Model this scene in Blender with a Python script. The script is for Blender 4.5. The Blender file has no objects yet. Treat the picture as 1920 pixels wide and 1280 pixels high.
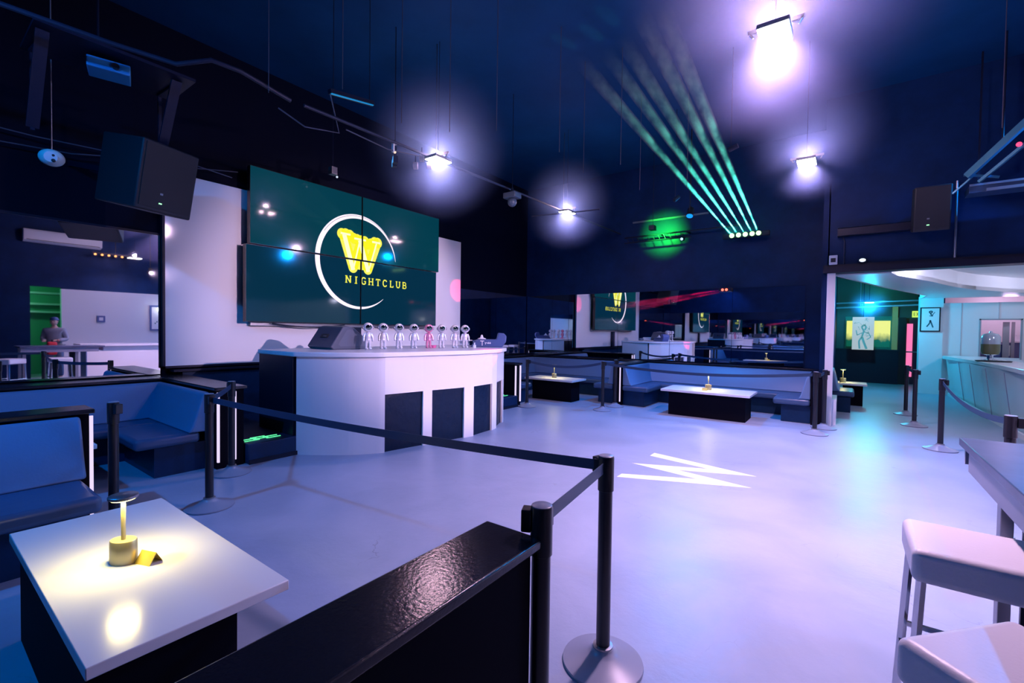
import bpy, bmesh, math, random
from mathutils import Vector, Matrix
random.seed(7)
SC = bpy.context.scene
COL = SC.collection
PI = math.pi

# ---------------------------------------------------------------- camera, world, exposure
YAW = math.radians(36.2); PITCH = -math.atan(19.7/853.33); ROLL = math.atan(.0138)
f0 = Vector((-math.sin(YAW), math.cos(YAW), 0)); r0 = Vector((math.cos(YAW), math.sin(YAW), 0)); u0 = Vector((0, 0, 1))
fw = f0*math.cos(PITCH) + u0*math.sin(PITCH); u1 = -f0*math.sin(PITCH) + u0*math.cos(PITCH)
rt = r0*math.cos(ROLL) + u1*math.sin(ROLL); up = -r0*math.sin(ROLL) + u1*math.cos(ROLL)
cam = bpy.data.cameras.new('camera'); cam.sensor_width = 36; cam.lens = 16; cam.clip_start = .05
co = bpy.data.objects.new('camera', cam); COL.objects.link(co)
M3 = Matrix((rt, up, -fw)).transposed()
co.matrix_world = Matrix.Translation((0, 0, 1.58)) @ M3.to_4x4()
SC.camera = co
SC.view_settings.view_transform = 'Standard'; SC.view_settings.look = 'None'
SC.view_settings.gamma = 1; SC.view_settings.use_curve_mapping = False
SC.view_settings.exposure = 0.0
w = bpy.data.worlds.new('world'); SC.world = w; w.use_nodes = True
w.node_tree.nodes['Background'].inputs[0].default_value = (.004, .01, .04, 1)
w.node_tree.nodes['Background'].inputs[1].default_value = 1.0
cy = SC.cycles
cy.max_bounces = 8; cy.diffuse_bounces = 3; cy.glossy_bounces = 6; cy.transmission_bounces = 4
cy.volume_bounces = 0; cy.transparent_max_bounces = 8
cy.caustics_reflective = False; cy.caustics_refractive = False
cy.sample_clamp_indirect = 4.0; cy.sample_clamp_direct = 0
cy.volume_step_rate = 1.0; cy.volume_max_steps = 128
cy.use_denoising = True
cy.use_adaptive_sampling = True; cy.adaptive_threshold = .02

LILAC = (1.0, .62, .95); BLUE = (.0, .27, 1.0); CYAN = (0, .62, 1.0)

def lamp(name, kind, loc, col, power, parent=None, target=None, **kw):
    l = bpy.data.lights.new(name, kind); l.color = col; l.energy = power
    for k, v in kw.items(): setattr(l, k, v)
    o = bpy.data.objects.new(name, l); COL.objects.link(o); o.location = loc
    if target is not None:
        o.rotation_euler = (Vector(target) - Vector(loc)).to_track_quat('-Z', 'Y').to_euler()
    if parent is not None: o.parent = parent
    return o

# ---------------------------------------------------------------- materials
def mat(name, col=(.5, .5, .5), rough=.5, metal=0, emit=None, es=0, bump=0, bscale=30, coat=0, spec=.5, vary=0, vscale=3, trans=0, alpha=1, bdist=.01):
    m = bpy.data.materials.new(name); m.use_nodes = True
    nt = m.node_tree; b = nt.nodes['Principled BSDF']
    b.inputs['Base Color'].default_value = (*col, 1); b.inputs['Roughness'].default_value = rough
    b.inputs['Metallic'].default_value = metal; b.inputs['Specular IOR Level'].default_value = spec
    b.inputs['Coat Weight'].default_value = coat; b.inputs['Transmission Weight'].default_value = trans
    b.inputs['Alpha'].default_value = alpha
    if emit: b.inputs['Emission Color'].default_value = (*emit, 1); b.inputs['Emission Strength'].default_value = es
    if vary or bump:
        tc = nt.nodes.new('ShaderNodeTexCoord')
    if vary:
        n = nt.nodes.new('ShaderNodeTexNoise'); n.inputs['Scale'].default_value = vscale; n.inputs['Detail'].default_value = 8
        n.inputs['Roughness'].default_value = .65
        cr = nt.nodes.new('ShaderNodeValToRGB'); cr.color_ramp.elements[0].position = .3; cr.color_ramp.elements[1].position = .7
        cr.color_ramp.elements[0].color = (*[c*(1-vary) for c in col], 1); cr.color_ramp.elements[1].color = (*[min(1, c*(1+vary)) for c in col], 1)
        nt.links.new(tc.outputs['Object'], n.inputs['Vector']); nt.links.new(n.outputs['Fac'], cr.inputs[0]); nt.links.new(cr.outputs[0], b.inputs['Base Color'])
    if bump:
        n2 = nt.nodes.new('ShaderNodeTexNoise'); n2.inputs['Scale'].default_value = bscale; n2.inputs['Detail'].default_value = 3
        bp = nt.nodes.new('ShaderNodeBump'); bp.inputs['Strength'].default_value = bump; bp.inputs['Distance'].default_value = bdist
        nt.links.new(tc.outputs['Object'], n2.inputs['Vector']); nt.links.new(n2.outputs['Fac'], bp.inputs['Height']); nt.links.new(bp.outputs[0], b.inputs['Normal'])
    return m

def emat(name, col, s):
    return mat(name, (.02, .02, .02), .4, emit=col, es=s)

def haze_mat(name, dens, noise=0, col=(1, 1, 1), nscale=(1, 1, 1), sph=True, aniso=0):
    m = bpy.data.materials.new(name); m.use_nodes = True; nt = m.node_tree
    nt.nodes.remove(nt.nodes['Principled BSDF']); out = nt.nodes['Material Output']
    v = nt.nodes.new('ShaderNodeVolumeScatter'); v.inputs['Color'].default_value = (*col, 1); v.inputs['Anisotropy'].default_value = aniso
    nt.links.new(v.outputs[0], out.inputs['Volume'])
    tc = nt.nodes.new('ShaderNodeTexCoord'); mp = nt.nodes.new('ShaderNodeMapping')
    nt.links.new(tc.outputs['Object'], mp.inputs[0]); src = None
    mu = nt.nodes.new('ShaderNodeMath'); mu.operation = 'MULTIPLY'; mu.inputs[1].default_value = dens
    if sph:
        g = nt.nodes.new('ShaderNodeTexGradient'); g.gradient_type = 'SPHERICAL'
        nt.links.new(mp.outputs[0], g.inputs[0]); 
        iv = nt.nodes.new('ShaderNodeMath'); iv.operation = 'SUBTRACT'; iv.inputs[0].default_value = 1.25; nt.links.new(g.outputs['Fac'], iv.inputs[1])
        pr = nt.nodes.new('ShaderNodeMath'); pr.operation = 'MULTIPLY'; nt.links.new(g.outputs['Fac'], pr.inputs[0]); nt.links.new(iv.outputs[0], pr.inputs[1])
        p2 = nt.nodes.new('ShaderNodeMath'); p2.operation = 'MULTIPLY'; nt.links.new(g.outputs['Fac'], p2.inputs[0]); nt.links.new(pr.outputs[0], p2.inputs[1])
        nt.links.new(p2.outputs[0], mu.inputs[0])
    else:
        mp.inputs['Scale'].default_value = nscale
        n = nt.nodes.new('ShaderNodeTexNoise'); n.inputs['Scale'].default_value = 1; n.inputs['Detail'].default_value = 4; n.inputs['Roughness'].default_value = .6
        cr = nt.nodes.new('ShaderNodeValToRGB'); cr.color_ramp.elements[0].position = .40; cr.color_ramp.elements[1].position = .68
        cr.color_ramp.elements[0].color = (.07, .07, .07, 1)
        nt.links.new(mp.outputs[0], n.inputs['Vector']); nt.links.new(n.outputs['Fac'], cr.inputs[0])
        sp = nt.nodes.new('ShaderNodeSeparateXYZ'); nt.links.new(tc.outputs['Generated'], sp.inputs[0])
        fd = nt.nodes.new('ShaderNodeMapRange'); fd.interpolation_type = 'SMOOTHSTEP'; fd.inputs['From Min'].default_value = .8; fd.inputs['From Max'].default_value = 1.0
        fd.inputs['To Min'].default_value = 1; fd.inputs['To Max'].default_value = 0; nt.links.new(sp.outputs['Z'], fd.inputs['Value'])
        m2 = nt.nodes.new('ShaderNodeMath'); m2.operation = 'MULTIPLY'; nt.links.new(cr.outputs[0], m2.inputs[0]); nt.links.new(fd.outputs[0], m2.inputs[1]); nt.links.new(m2.outputs[0], mu.inputs[0])
    nt.links.new(mu.outputs[0], v.inputs['Density'])
    return m

def floor_material():
    m = mat('painted_concrete', (.40, .41, .45), .34)
    nt = m.node_tree; b = nt.nodes['Principled BSDF']; L = nt.links.new
    tc = nt.nodes.new('ShaderNodeTexCoord')
    n = nt.nodes.new('ShaderNodeTexNoise'); n.inputs['Scale'].default_value = 1.1; n.inputs['Detail'].default_value = 9; n.inputs['Roughness'].default_value = .62; n.inputs['Distortion'].default_value = .6
    cr = nt.nodes.new('ShaderNodeValToRGB'); cr.color_ramp.elements[0].position = .28; cr.color_ramp.elements[1].position = .72
    cr.color_ramp.elements[0].color = (.26, .32, .43, 1); cr.color_ramp.elements[1].color = (.37, .42, .54, 1)
    L(tc.outputs['Object'], n.inputs['Vector']); L(n.outputs['Fac'], cr.inputs[0])
    # worn cracks in the paint
    vo = nt.nodes.new('ShaderNodeTexVoronoi'); vo.feature = 'DISTANCE_TO_EDGE'; vo.inputs['Scale'].default_value = 1.7
    nd = nt.nodes.new('ShaderNodeTexNoise'); nd.inputs['Scale'].default_value = 4; nd.inputs['Detail'].default_value = 6
    mx = nt.nodes.new('ShaderNodeMixRGB'); mx.inputs[0].default_value = .35
    L(tc.outputs['Object'], nd.inputs['Vector']); L(tc.outputs['Object'], mx.inputs[1]); L(nd.outputs['Color'], mx.inputs[2]); L(mx.outputs[0], vo.inputs['Vector'])
    c2 = nt.nodes.new('ShaderNodeValToRGB'); c2.color_ramp.elements[0].position = .0; c2.color_ramp.elements[1].position = .006
    c2.color_ramp.elements[0].color = (.8, .8, .8, 1); c2.color_ramp.elements[1].color = (0, 0, 0, 1)
    L(vo.outputs['Distance'], c2.inputs[0])
    n3 = nt.nodes.new('ShaderNodeTexNoise'); n3.inputs['Scale'].default_value = 1.6; n3.inputs['Detail'].default_value = 3
    c3 = nt.nodes.new('ShaderNodeValToRGB'); c3.color_ramp.elements[0].position = .56; c3.color_ramp.elements[1].position = .66
    L(tc.outputs['Object'], n3.inputs['Vector']); L(n3.outputs['Fac'], c3.inputs[0])
    ml = nt.nodes.new('ShaderNodeMath'); ml.operation = 'MULTIPLY'; L(c2.outputs[0], ml.inputs[0]); L(c3.outputs[0], ml.inputs[1])
    fin = nt.nodes.new('ShaderNodeMixRGB'); fin.inputs[2].default_value = (.16, .17, .22, 1)
    L(ml.outputs[0], fin.inputs[0]); L(cr.outputs[0], fin.inputs[1]); L(fin.outputs[0], b.inputs['Base Color'])
    n4 = nt.nodes.new('ShaderNodeTexNoise'); n4.inputs['Scale'].default_value = 7; n4.inputs['Detail'].default_value = 8; n4.inputs['Roughness'].default_value = .6
    bp = nt.nodes.new('ShaderNodeBump'); bp.inputs['Strength'].default_value = .35; bp.inputs['Distance'].default_value = .012
    L(tc.outputs['Object'], n4.inputs['Vector']); L(n4.outputs['Fac'], bp.inputs['Height']); L(bp.outputs[0], b.inputs['Normal'])
    rr = nt.nodes.new('ShaderNodeMapRange'); rr.inputs['To Min'].default_value = .24; rr.inputs['To Max'].default_value = .5
    L(n.outputs['Fac'], rr.inputs['Value']); L(rr.outputs[0], b.inputs['Roughness'])
    return m

def ledge_material():      # glossy black laminate with a fine orange peel that sparkles
    m = mat('speckled_black_laminate', (.012, .014, .022), .17, bump=.32, bscale=95, bdist=.0022)
    return m

FLOOR = floor_material()
NAVY = mat('navy_paint', (.004, .022, .080), .5, spec=.12, bump=.2, bscale=9, vary=.25, vscale=2)
CEIL = mat('navy_ceiling', (.002, .034, .105), .7, spec=.08, vary=.15, vscale=1.2)
DARK = mat('black_paint', (.006, .010, .028), .4, spec=.25)
PANEL = mat('dark_panel', (.006, .03, .085), .4, spec=.2, vary=.2, vscale=4)
MATTE = mat('matte_black', (.004, .004, .009), .75, spec=.06)
PIPE = mat('dark_pipe', (.022, .028, .055), .4, .3)
WHITE = mat('white_paint', (.78, .78, .80), .42)
GLOSSW = mat('gloss_white_panel', (.80, .80, .82), .09, bump=.08, bscale=1.2, bdist=.03)
LAM = mat('white_laminate', (.84, .84, .86), .2)
VINYL = mat('dark_vinyl', (.15, .25, .42), .4, spec=.35, bump=.1, bscale=60, coat=.0)
VINYLB = mat('black_vinyl', (.05, .10, .20), .3, bump=.15, bscale=12)
MIRROR = mat('mirror_glass', (.80, .84, .88), .015, 1)
BLACK = mat('black_metal', (.012, .012, .018), .3)
BASE = mat('grey_rubber_base', (.25, .28, .36), .34)
BELT = mat('black_belt', (.02, .05, .11), .45)
CHROME = mat('chrome', (.85, .85, .88), .12, 1)
GREYM = mat('brushed_grey_metal', (.33, .33, .36), .35, .8)
WVINYL = mat('white_leatherette', (.86, .85, .88), .38, bump=.1, bscale=80)
LEDGE = ledge_material()
LEDW = emat('white_led', (.78, .66, 1.0), 1.1)
LENS = emat('lamp_lens', (1, .97, 1), 7)
GREEND = emat('green_laser_glow', (.12, 1.0, .38), 1.3)
YELLOWP = mat('brushed_gold', (.72, .62, .30), .3, .6)
WOOD = mat('grey_laminate_bar', (.10, .11, .15), .28, vary=.35, vscale=5)
PLASTIC = mat('black_plastic', (.012, .013, .02), .6)
BLUEP = mat('blue_plastic', (.05, .09, .25), .4)
HOUSE = mat('white_plastic', (.7, .72, .75), .4)

# ---------------------------------------------------------------- mesh helpers
class MB:
    def __init__(s): s.v = []; s.f = []
    def add(s, vs, fs):
        k = len(s.v); s.v += [tuple(x) for x in vs]; s.f += [tuple(i+k for i in f) for f in fs]; return s
    def box(s, x0, x1, y0, y1, z0, z1):
        v = [(x, y, z) for x in (x0, x1) for y in (y0, y1) for z in (z0, z1)]
        return s.add(v, [(0, 1, 3, 2), (4, 6, 7, 5), (0, 4, 5, 1), (2, 3, 7, 6), (0, 2, 6, 4), (1, 5, 7, 3)])
    def obox(s, c, size, M):
        h = [k/2 for k in size]
        v = [Vector(c) + M @ Vector((x*h[0], y*h[1], z*h[2])) for x in (-1, 1) for y in (-1, 1) for z in (-1, 1)]
        return s.add(v, [(0, 1, 3, 2), (4, 6, 7, 5), (0, 4, 5, 1), (2, 3, 7, 6), (0, 2, 6, 4), (1, 5, 7, 3)])
    def bar(s, a, b, w, h):
        a = Vector(a); b = Vector(b); d = b-a
        return s.obox((a+b)/2, (w, h, d.length), d.to_track_quat('Z', 'Y').to_matrix())
    def prism(s, pts, z0, z1):
        n = len(pts)
        v = [(x, y, z0) for x, y in pts] + [(x, y, z1) for x, y in pts]
        return s.add(v, [tuple(range(n))[::-1], tuple(range(n, 2*n))] + [(i, (i+1) % n, n+(i+1) % n, n+i) for i in range(n)])
    def prism_x(s, pts, x0, x1):         # profile in Y-Z run along X
        n = len(pts)
        v = [(x0, y, z) for y, z in pts] + [(x1, y, z) for y, z in pts]
        return s.add(v, [tuple(range(n)), tuple(range(n, 2*n))[::-1]] + [(i, n+i, n+(i+1) % n, (i+1) % n) for i in range(n)])
    def prism_y(s, pts, y0, y1):         # profile in X-Z run along Y
        n = len(pts)
        v = [(x, y0, z) for x, z in pts] + [(x, y1, z) for x, z in pts]
        return s.add(v, [tuple(range(n)), tuple(range(n, 2*n))[::-1]] + [(i, n+i, n+(i+1) % n, (i+1) % n) for i in range(n)])
    def tube(s, pts, r, n=10, cap=True):
        pts = [Vector(p) for p in pts]; rs = r if isinstance(r, (list, tuple)) else [r]*len(pts)
        k = len(s.v); nx = None
        for i, p in enumerate(pts):
            d = (pts[min(i+1, len(pts)-1)] - pts[max(i-1, 0)])
            if d.length < 1e-9: d = Vector((0, 0, 1))
            d.normalize()
            if nx is None: nx = d.orthogonal().normalized()
            else:
                nx = (nx - d*nx.dot(d)); nx = nx.normalized() if nx.length > 1e-6 else d.orthogonal().normalized()
            ny = d.cross(nx)
            for j in range(n):
                a = 2*PI*j/n; s.v.append(tuple(p + (nx*math.cos(a)+ny*math.sin(a))*rs[i]))
        for i in range(len(pts)-1):
            for j in range(n):
                s.f.append((k+i*n+j, k+i*n+(j+1) % n, k+(i+1)*n+(j+1) % n, k+(i+1)*n+j))
        if cap:
            s.f.append(tuple(k+j for j in range(n))[::-1]); s.f.append(tuple(k+(len(pts)-1)*n+j for j in range(n)))
        return s
    def lathe(s, prof, c=(0, 0, 0), n=28, sx=1, sy=1):
        k = len(s.v); c = Vector(c)
        for r, z in prof:
            for j in range(n):
                a = 2*PI*j/n; s.v.append((c.x+r*sx*math.cos(a), c.y+r*sy*math.sin(a), c.z+z))
        for i in range(len(prof)-1):
            for j in range(n):
                s.f.append((k+i*n+j, k+i*n+(j+1) % n, k+(i+1)*n+(j+1) % n, k+(i+1)*n+j))
        s.f.append(tuple(k+j for j in range(n))[::-1]); s.f.append(tuple(k+(len(prof)-1)*n+j for j in range(n)))
        return s
    def ball(s, c, r, n=16, m=10, M=None):
        rr = r if isinstance(r, (list, tuple)) else (r, r, r); k = len(s.v); c = Vector(c)
        for i in range(m+1):
            t = PI*i/m
            for j in range(n):
                a = 2*PI*j/n; p = Vector((rr[0]*math.sin(t)*math.cos(a), rr[1]*math.sin(t)*math.sin(a), rr[2]*math.cos(t)))
                s.v.append(tuple(c + (M @ p if M else p)))
        for i in range(m):
            for j in range(n):
                s.f.append((k+i*n+j, k+(i+1)*n+j, k+(i+1)*n+(j+1) % n, k+i*n+(j+1) % n))
        return s
    def quad(s, a, b, c, d): return s.add([a, b, c, d], [(0, 1, 2, 3)])
    def build(s, name, m, parent=None, loc=(0, 0, 0), bevel=0, smooth=False, seg=3, sub=0):
        me = bpy.data.meshes.new(name); me.from_pydata(s.v, [], s.f)
        bm = bmesh.new(); bm.from_mesh(me); bmesh.ops.remove_doubles(bm, verts=bm.verts, dist=1e-5)
        bmesh.ops.recalc_face_normals(bm, faces=bm.faces); bm.to_mesh(me); bm.free()
        o = bpy.data.objects.new(name, me); COL.objects.link(o); o.location = loc
        if isinstance(m, (list, tuple)):
            for x in m: me.materials.append(x)
        else: me.materials.append(m)
        if parent is not None: o.parent = parent
        if bevel:
            b = o.modifiers.new('bevel', 'BEVEL'); b.width = bevel; b.segments = seg; b.limit_method = 'ANGLE'; b.angle_limit = math.radians(40)
        if sub:
            b = o.modifiers.new('sub', 'SUBSURF'); b.levels = sub; b.render_levels = sub
        if smooth or bevel:
            me.polygons.foreach_set('use_smooth', [True]*len(me.polygons))
            if not sub:
                try: me.set_sharp_from_angle(angle=math.radians(40))
                except Exception: pass
        return o

def tag(o, label=None, cat=None, group=None, kind=None):
    if label: o['label'] = label
    if cat: o['category'] = cat
    if group: o['group'] = group
    if kind: o['kind'] = kind
    return o
def thing(name, label, cat, loc=(0, 0, 0), rz=0, group=None):
    o = bpy.data.objects.new(name, None); COL.objects.link(o); o.location = loc; o.rotation_euler = (0, 0, rz)
    o.empty_display_size = .1
    return tag(o, label, cat, group)
def struct(name, mb, m, label=None, cat=None, **kw):
    o = mb.build(name, m, **kw); o['kind'] = 'structure'
    o['label'] = label or name.replace('_', ' '); o['category'] = cat or name.split('_')[0]
    return o
def dup(root, loc, rz=None, label=None):
    r = root.copy(); COL.objects.link(r); r.location = loc
    if rz is not None: r.rotation_euler = (0, 0, rz)
    if label: r['label'] = label
    for ch in list(root.children):
        c = ch.copy(); COL.objects.link(c); c.parent = r
        for g in list(ch.children):
            d = g.copy(); COL.objects.link(d); d.parent = c
    return r

CH = 5.7       # ceiling height
# ================================================================ THE SETTING
struct('floor', MB().box(-7.8, 6.2, -1.6, 20.2, -.12, 0), FLOOR, 'grey painted concrete floor of the whole club', 'floor')
struct('ceiling', MB().box(-7.8, 6.2, -1.6, 11.3, CH, CH+.1), CEIL, 'high dark navy ceiling over the dance floor', 'ceiling')
struct('wall_left', MB().box(-7.8, -7.64, -1.6, 11.3, 0, CH), mat('black_wall_paint', (.002, .004, .014), .6, spec=.06), 'dark left wall behind the stage and mirrors', 'wall')
struct('wall_back', MB().box(-7.64, -.28, 11.14, 11.3, 0, CH), NAVY, 'dark back wall above the mirrored booths', 'wall')
struct('wall_front', MB().box(-7.8, 4, -1.6, -1.44, 0, CH), NAVY, 'dark wall behind the viewer', 'wall')
struct('wall_right', MB().box(3.85, 4.0, -1.6, 2.4, 0, CH).box(3.85, 4.0, 2.4, 3.05, 2.7, CH).box(3.85, 4.0, 3.05, 9.7, 2.66, CH), NAVY, 'dark right wall above the white panelling', 'wall')
struct('wall_right_panelling', MB().box(3.83, 4.0, 3.05, 9.7, 0, 2.66), WHITE, 'white panelled lower right wall seen in the mirror', 'wall')
struct('wall_over_opening', MB().box(-.28, 6.2, 9.75, 9.9, 2.8, CH), NAVY, 'dark wall above the wide opening to the bar', 'wall')
struct('trim_opening_beam', MB().box(-.34, 6.2, 9.62, 9.92, 2.66, 2.76), DARK, 'dark ledge beam along the top of the opening', 'trim')
struct('trim_opening_beam_upper', MB().box(-.34, 6.2, 9.66, 9.75, 2.76, 2.80), DARK, 'thin upper lip of the ledge beam over the opening', 'trim')
struct('wall_alcove_side', MB().box(-.36, -.26, 9.75, 20, 0, CH), NAVY, 'dark side wall between the booths and the corridor', 'wall')
struct('trim_opening_post', MB().box(-.28, -.16, 9.66, 9.80, 0, 2.66), WHITE, 'white post at the left side of the opening', 'trim', bevel=.006)
struct('baseboard_opening', MB().box(-.26, -.1, 9.80, 10.6, 0, .45), WHITE, 'low white side panel behind the white post', 'trim')
struct('wall_corridor_end', MB().box(-.4, 6.2, 20, 20.15, 0, 3.6), mat('green_black_paint', (.05, .08, .08), .4), 'far end wall of the corridor', 'wall')
struct('wall_corridor_right', MB().box(2.13, 2.2, 17.2, 20, 0, 3.6), NAVY, 'right side wall of the corridor', 'wall')
struct('ceiling_corridor', MB().box(-.36, 6.2, 9.9, 20.1, 3.6, 3.7), mat('corridor_ceiling', (.05, .14, .12), .5, vary=.5, vscale=3), 'dark green lit ceiling of the corridor', 'ceiling')
struct('wall_pillar', MB().box(1.66, 2.14, 16.94, 17.3, 0, 2.70), WHITE, 'white wall end at the left of the bar', 'wall')
# wall behind the bar with a pass-through
wb = MB().box(2.14, 2.87, 17, 17.12, 0, 2.5).box(3.62, 6.2, 17, 17.12, 0, 2.5).box(2.87, 3.62, 17, 17.12, 0, 1.06).box(2.87, 3.62, 17, 17.12, 2.04, 2.5)
struct('wall_behind_bar', wb, WHITE, 'white wall behind the bar with a serving hatch', 'wall')
struct('wall_far_right', MB().box(6.05, 6.2, 9.9, 20, 0, 3.6), WHITE, 'white wall at the far right of the bar', 'wall')
struct('wall_hatch_room', MB().box(2.2, 6.0, 19.2, 19.3, 0, 3.0), WHITE, 'white wall of the room behind the hatch', 'wall')
fr = MB()
for a, b in ((2.85, 2.88), (3.60, 3.63)): fr.box(a, b, 16.975, 17.0, 1.03, 2.07)
fr.box(2.85, 3.63, 16.975, 17.0, 2.04, 2.07)
struct('window_1', fr, mat('grey_trim', (.3, .32, .36), .4), 'grey frame round the serving hatch behind the bar', 'window')
# dropped white canopy over the bar with a curved recess
edge = [(-.16, 9.92), (.57, 12.5), (1.2, 14.4), (1.66, 15.75), (1.66, 17.0), (6.1, 17.0)]
rec = [(6.1, 15.9), (3.37, 15.76), (2.88, 15.1), (2.32, 14.29), (1.9, 13.45), (1.62, 12.7), (1.34, 11.9), (1.0, 11.1), (.72, 10.45), (.6, 9.92)]
struct('ceiling_bar_canopy', MB().prism(edge + rec, 2.64, 2.72), WHITE, 'white dropped canopy edge curving over the bar', 'ceiling')
riser = MB()
for i in range(len(rec)-1):
    (x0, y0), (x1, y1) = rec[i], rec[i+1]
    riser.quad((x0, y0, 2.64), (x1, y1, 2.64), (x1, y1, 2.98), (x0, y0, 2.98))
struct('ceiling_bar_riser', riser, WHITE, 'curved inner face of the bar canopy recess', 'ceiling')
struct('ceiling_bar_recess', MB().prism(edge + [(6.1, 9.92)], 2.98, 3.04), WHITE, 'raised white ceiling inside the bar canopy', 'ceiling')
er = MB()
for i in range(4):
    (x0, y0), (x1, y1) = edge[i], edge[i+1]
    er.quad((x0-.01, y0, 2.63), (x1-.01, y1, 2.63), (x1-.01, y1, 3.0), (x0-.01, y0, 3.0))
struct('ceiling_bar_fascia', er, WHITE, 'white outer face of the bar canopy', 'ceiling')
struct('trim_panel_joints', MB().box(3.2, 3.206, 16.99, 17.0, 2.07, 2.5).box(2.5, 2.504, 16.99, 17.0, 0, 2.5), mat('joint', (.4, .4, .45), .5), 'thin joints between white panels behind the bar', 'trim')
# little green room behind the doorway in the right wall
struct('wall_side_room', MB().box(5.6, 5.7, 1.0, 4.5, 0, 2.9).box(4.0, 5.7, .9, 1.0, 0, 2.9).box(4.0, 5.7, 4.5, 4.6, 0, 2.9).box(4.0, 5.7, .9, 4.6, 2.9, 3.0), mat('green_wall', (.12, .42, .28), .6), 'green walls of the small room seen through the doorway', 'wall')
# stage
st = struct('stage_platform', MB().box(-7.64, -5.50, 2.42, 7.74, 0, .23), PANEL, 'low dark stage platform in front of the big screen', 'stage', bevel=.01)
struct('trim_stage_back', MB().box(-7.64, -7.50, 2.42, 7.74, .23, .95), PANEL, 'dark low wall at the back of the stage', 'trim')
struct('trim_stage_shelf', MB().box(-7.64, -7.44, 2.30, 7.74, .95, .98), DARK, 'dark shelf edge beneath the white panel', 'trim')
struct('baseboard_stage', MB().box(-5.50, -5.485, 2.42, 7.74, 0, .05), DARK, 'skirting along the stage front', 'trim')

# ---------------------------------------------------------------- mirrors
def mirror_x(y0, y1, label):
    t = thing('wall_mirror', label, 'mirror', (-7.62, (y0+y1)/2, .92)); h = (y1-y0)/2-.004
    MB().box(-.02, .005, -h, h, 0, 1.90).build('mirror_glass', MIRROR, t)
    MB().box(-.02, .012, -h-.004, h+.004, 1.90, 1.93).build('frame', DARK, t)
mirror_x(-1.4, .4, 'frameless wall mirror above the left booth, at the picture edge')
mirror_x(.4, 2.2, 'frameless wall mirror between the left booth and the white panel')
def mirror_x2(y0, y1, label):
    t = thing('wall_mirror', label, 'mirror', (-7.62, (y0+y1)/2, .92)); h = (y1-y0)/2-.004
    MB().box(-.02, .005, -h, h, 0, 1.68).build('mirror_glass', MIRROR, t)
mirror_x2(8.22, 9.65, 'tall wall mirror just right of the white stage panel')
mirror_x2(9.65, 11.13, 'wall mirror on the left wall beside the corner')
bx = [-7.6, -6.2, -4.75, -3.42, -2.05, -.68]
bl = ['back wall mirror next to the left corner', 'back wall mirror reflecting the white stage panel', 'back wall mirror reflecting the lit logo screen',
      'middle back wall mirror above the right booth', 'back wall mirror nearest the white post']
for i in range(5):
    x0, x1 = bx[i], bx[i+1]; t = thing('wall_mirror', bl[i], 'mirror', ((x0+x1)/2, 11.12, .92)); h = (x1-x0)/2-.004
    MB().box(-h, h, -.005, .02, 0, 1.68).build('mirror_glass', MIRROR, t)
t = thing('wall_mirror', 'long mirror on the wall behind the viewer', 'mirror', (-4.2, -1.42, .92))
MB().box(-3.4, 3.4, -.02, .005, 0, 1.68).build('mirror_glass', MIRROR, t)

# ---------------------------------------------------------------- ceiling lights
def ceiling_light(x, y, z, label, power, spill, spread=112):
    t = thing('ceiling_light', label, 'light', (x, y, z), 0, 'square led floodlights hung under the ceiling')
    MB().box(-.115, .115, -.16, .16, .012, .05).build('housing', GREYM, t, bevel=.01)
    MB().box(-.11, .11, -.155, .155, 0, .012).build('lens', LENS, t)
    MB().tube([(0, 0, .06), (0, 0, CH-z)], .004, 5).build('hanging_wire', DARK, t)
    MB().bar((-.2, 0, .09), (.2, 0, .09), .02, .03).bar((-.19, 0, .09), (-.16, 0, .04), .02, .01).bar((.19, 0, .09), (.16, 0, .04), .02, .01).build('bracket', GREYM, t)
    lamp('floodlight_beam', 'AREA', (0, 0, -.015), LILAC, power, t, (0, 0, -1), shape='RECTANGLE', size=.21, size_y=.30, spread=math.radians(spread))
    lamp('added_up_spill', 'POINT', (0, 0, .10), (1.0, .66, 1.0), spill, t, shadow_soft_size=.04)  # point lamp added above the housing to light haze and ceiling
    return t
ceiling_light(-.52, 4.27, 4.0, 'square ceiling floodlight nearest the viewer, with the largest glow', 138, 210, 118)
ceiling_light(-.50, 7.66, 4.0, 'square ceiling floodlight before the wall above the bar opening', 85, 110)
ceiling_light(-4.78, 4.68, 4.0, 'square ceiling floodlight hanging above the logo screen side', 26, 60, 170)
ceiling_light(-4.65, 8.20, 4.0, 'square ceiling floodlight between the stage and the green glow', 26, 52, 170)
ceiling_light(2.6, 4.5, 3.66, 'square ceiling floodlight over the service counter, seen only in the left mirror', 45, 25, 150)
HZ = haze_mat('light_haze', .95, col=(.34, .48, 1.0)); HZ1 = haze_mat('near_light_haze', .9, col=(.46, .50, 1.0)); HZ2 = haze_mat('thicker_light_haze', 1.7, col=(.30, .48, 1.0))
def haze_ball(x, y, z, r, label, m=HZ):
    o = MB().ball((0, 0, 0), 1.0, 24, 16).build('haze', m, None, (x, y, z), smooth=True); o.scale = (r, r, r)
    tag(o, label, 'haze', kind='stuff')
haze_ball(-.52, 4.27, 4.50, 1.35, 'club haze glowing round the nearest ceiling floodlight', HZ1)
haze_ball(-.47, 7.70, 4.40, .95, 'club haze glowing round the floodlight by the bar opening')
haze_ball(-4.78, 4.68, 4.22, 1.1, 'club haze glowing round the floodlight by the stage', HZ2)
haze_ball(-4.65, 8.20, 4.20, 1.0, 'club haze glowing round the floodlight beyond the stage', HZ2)

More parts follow.
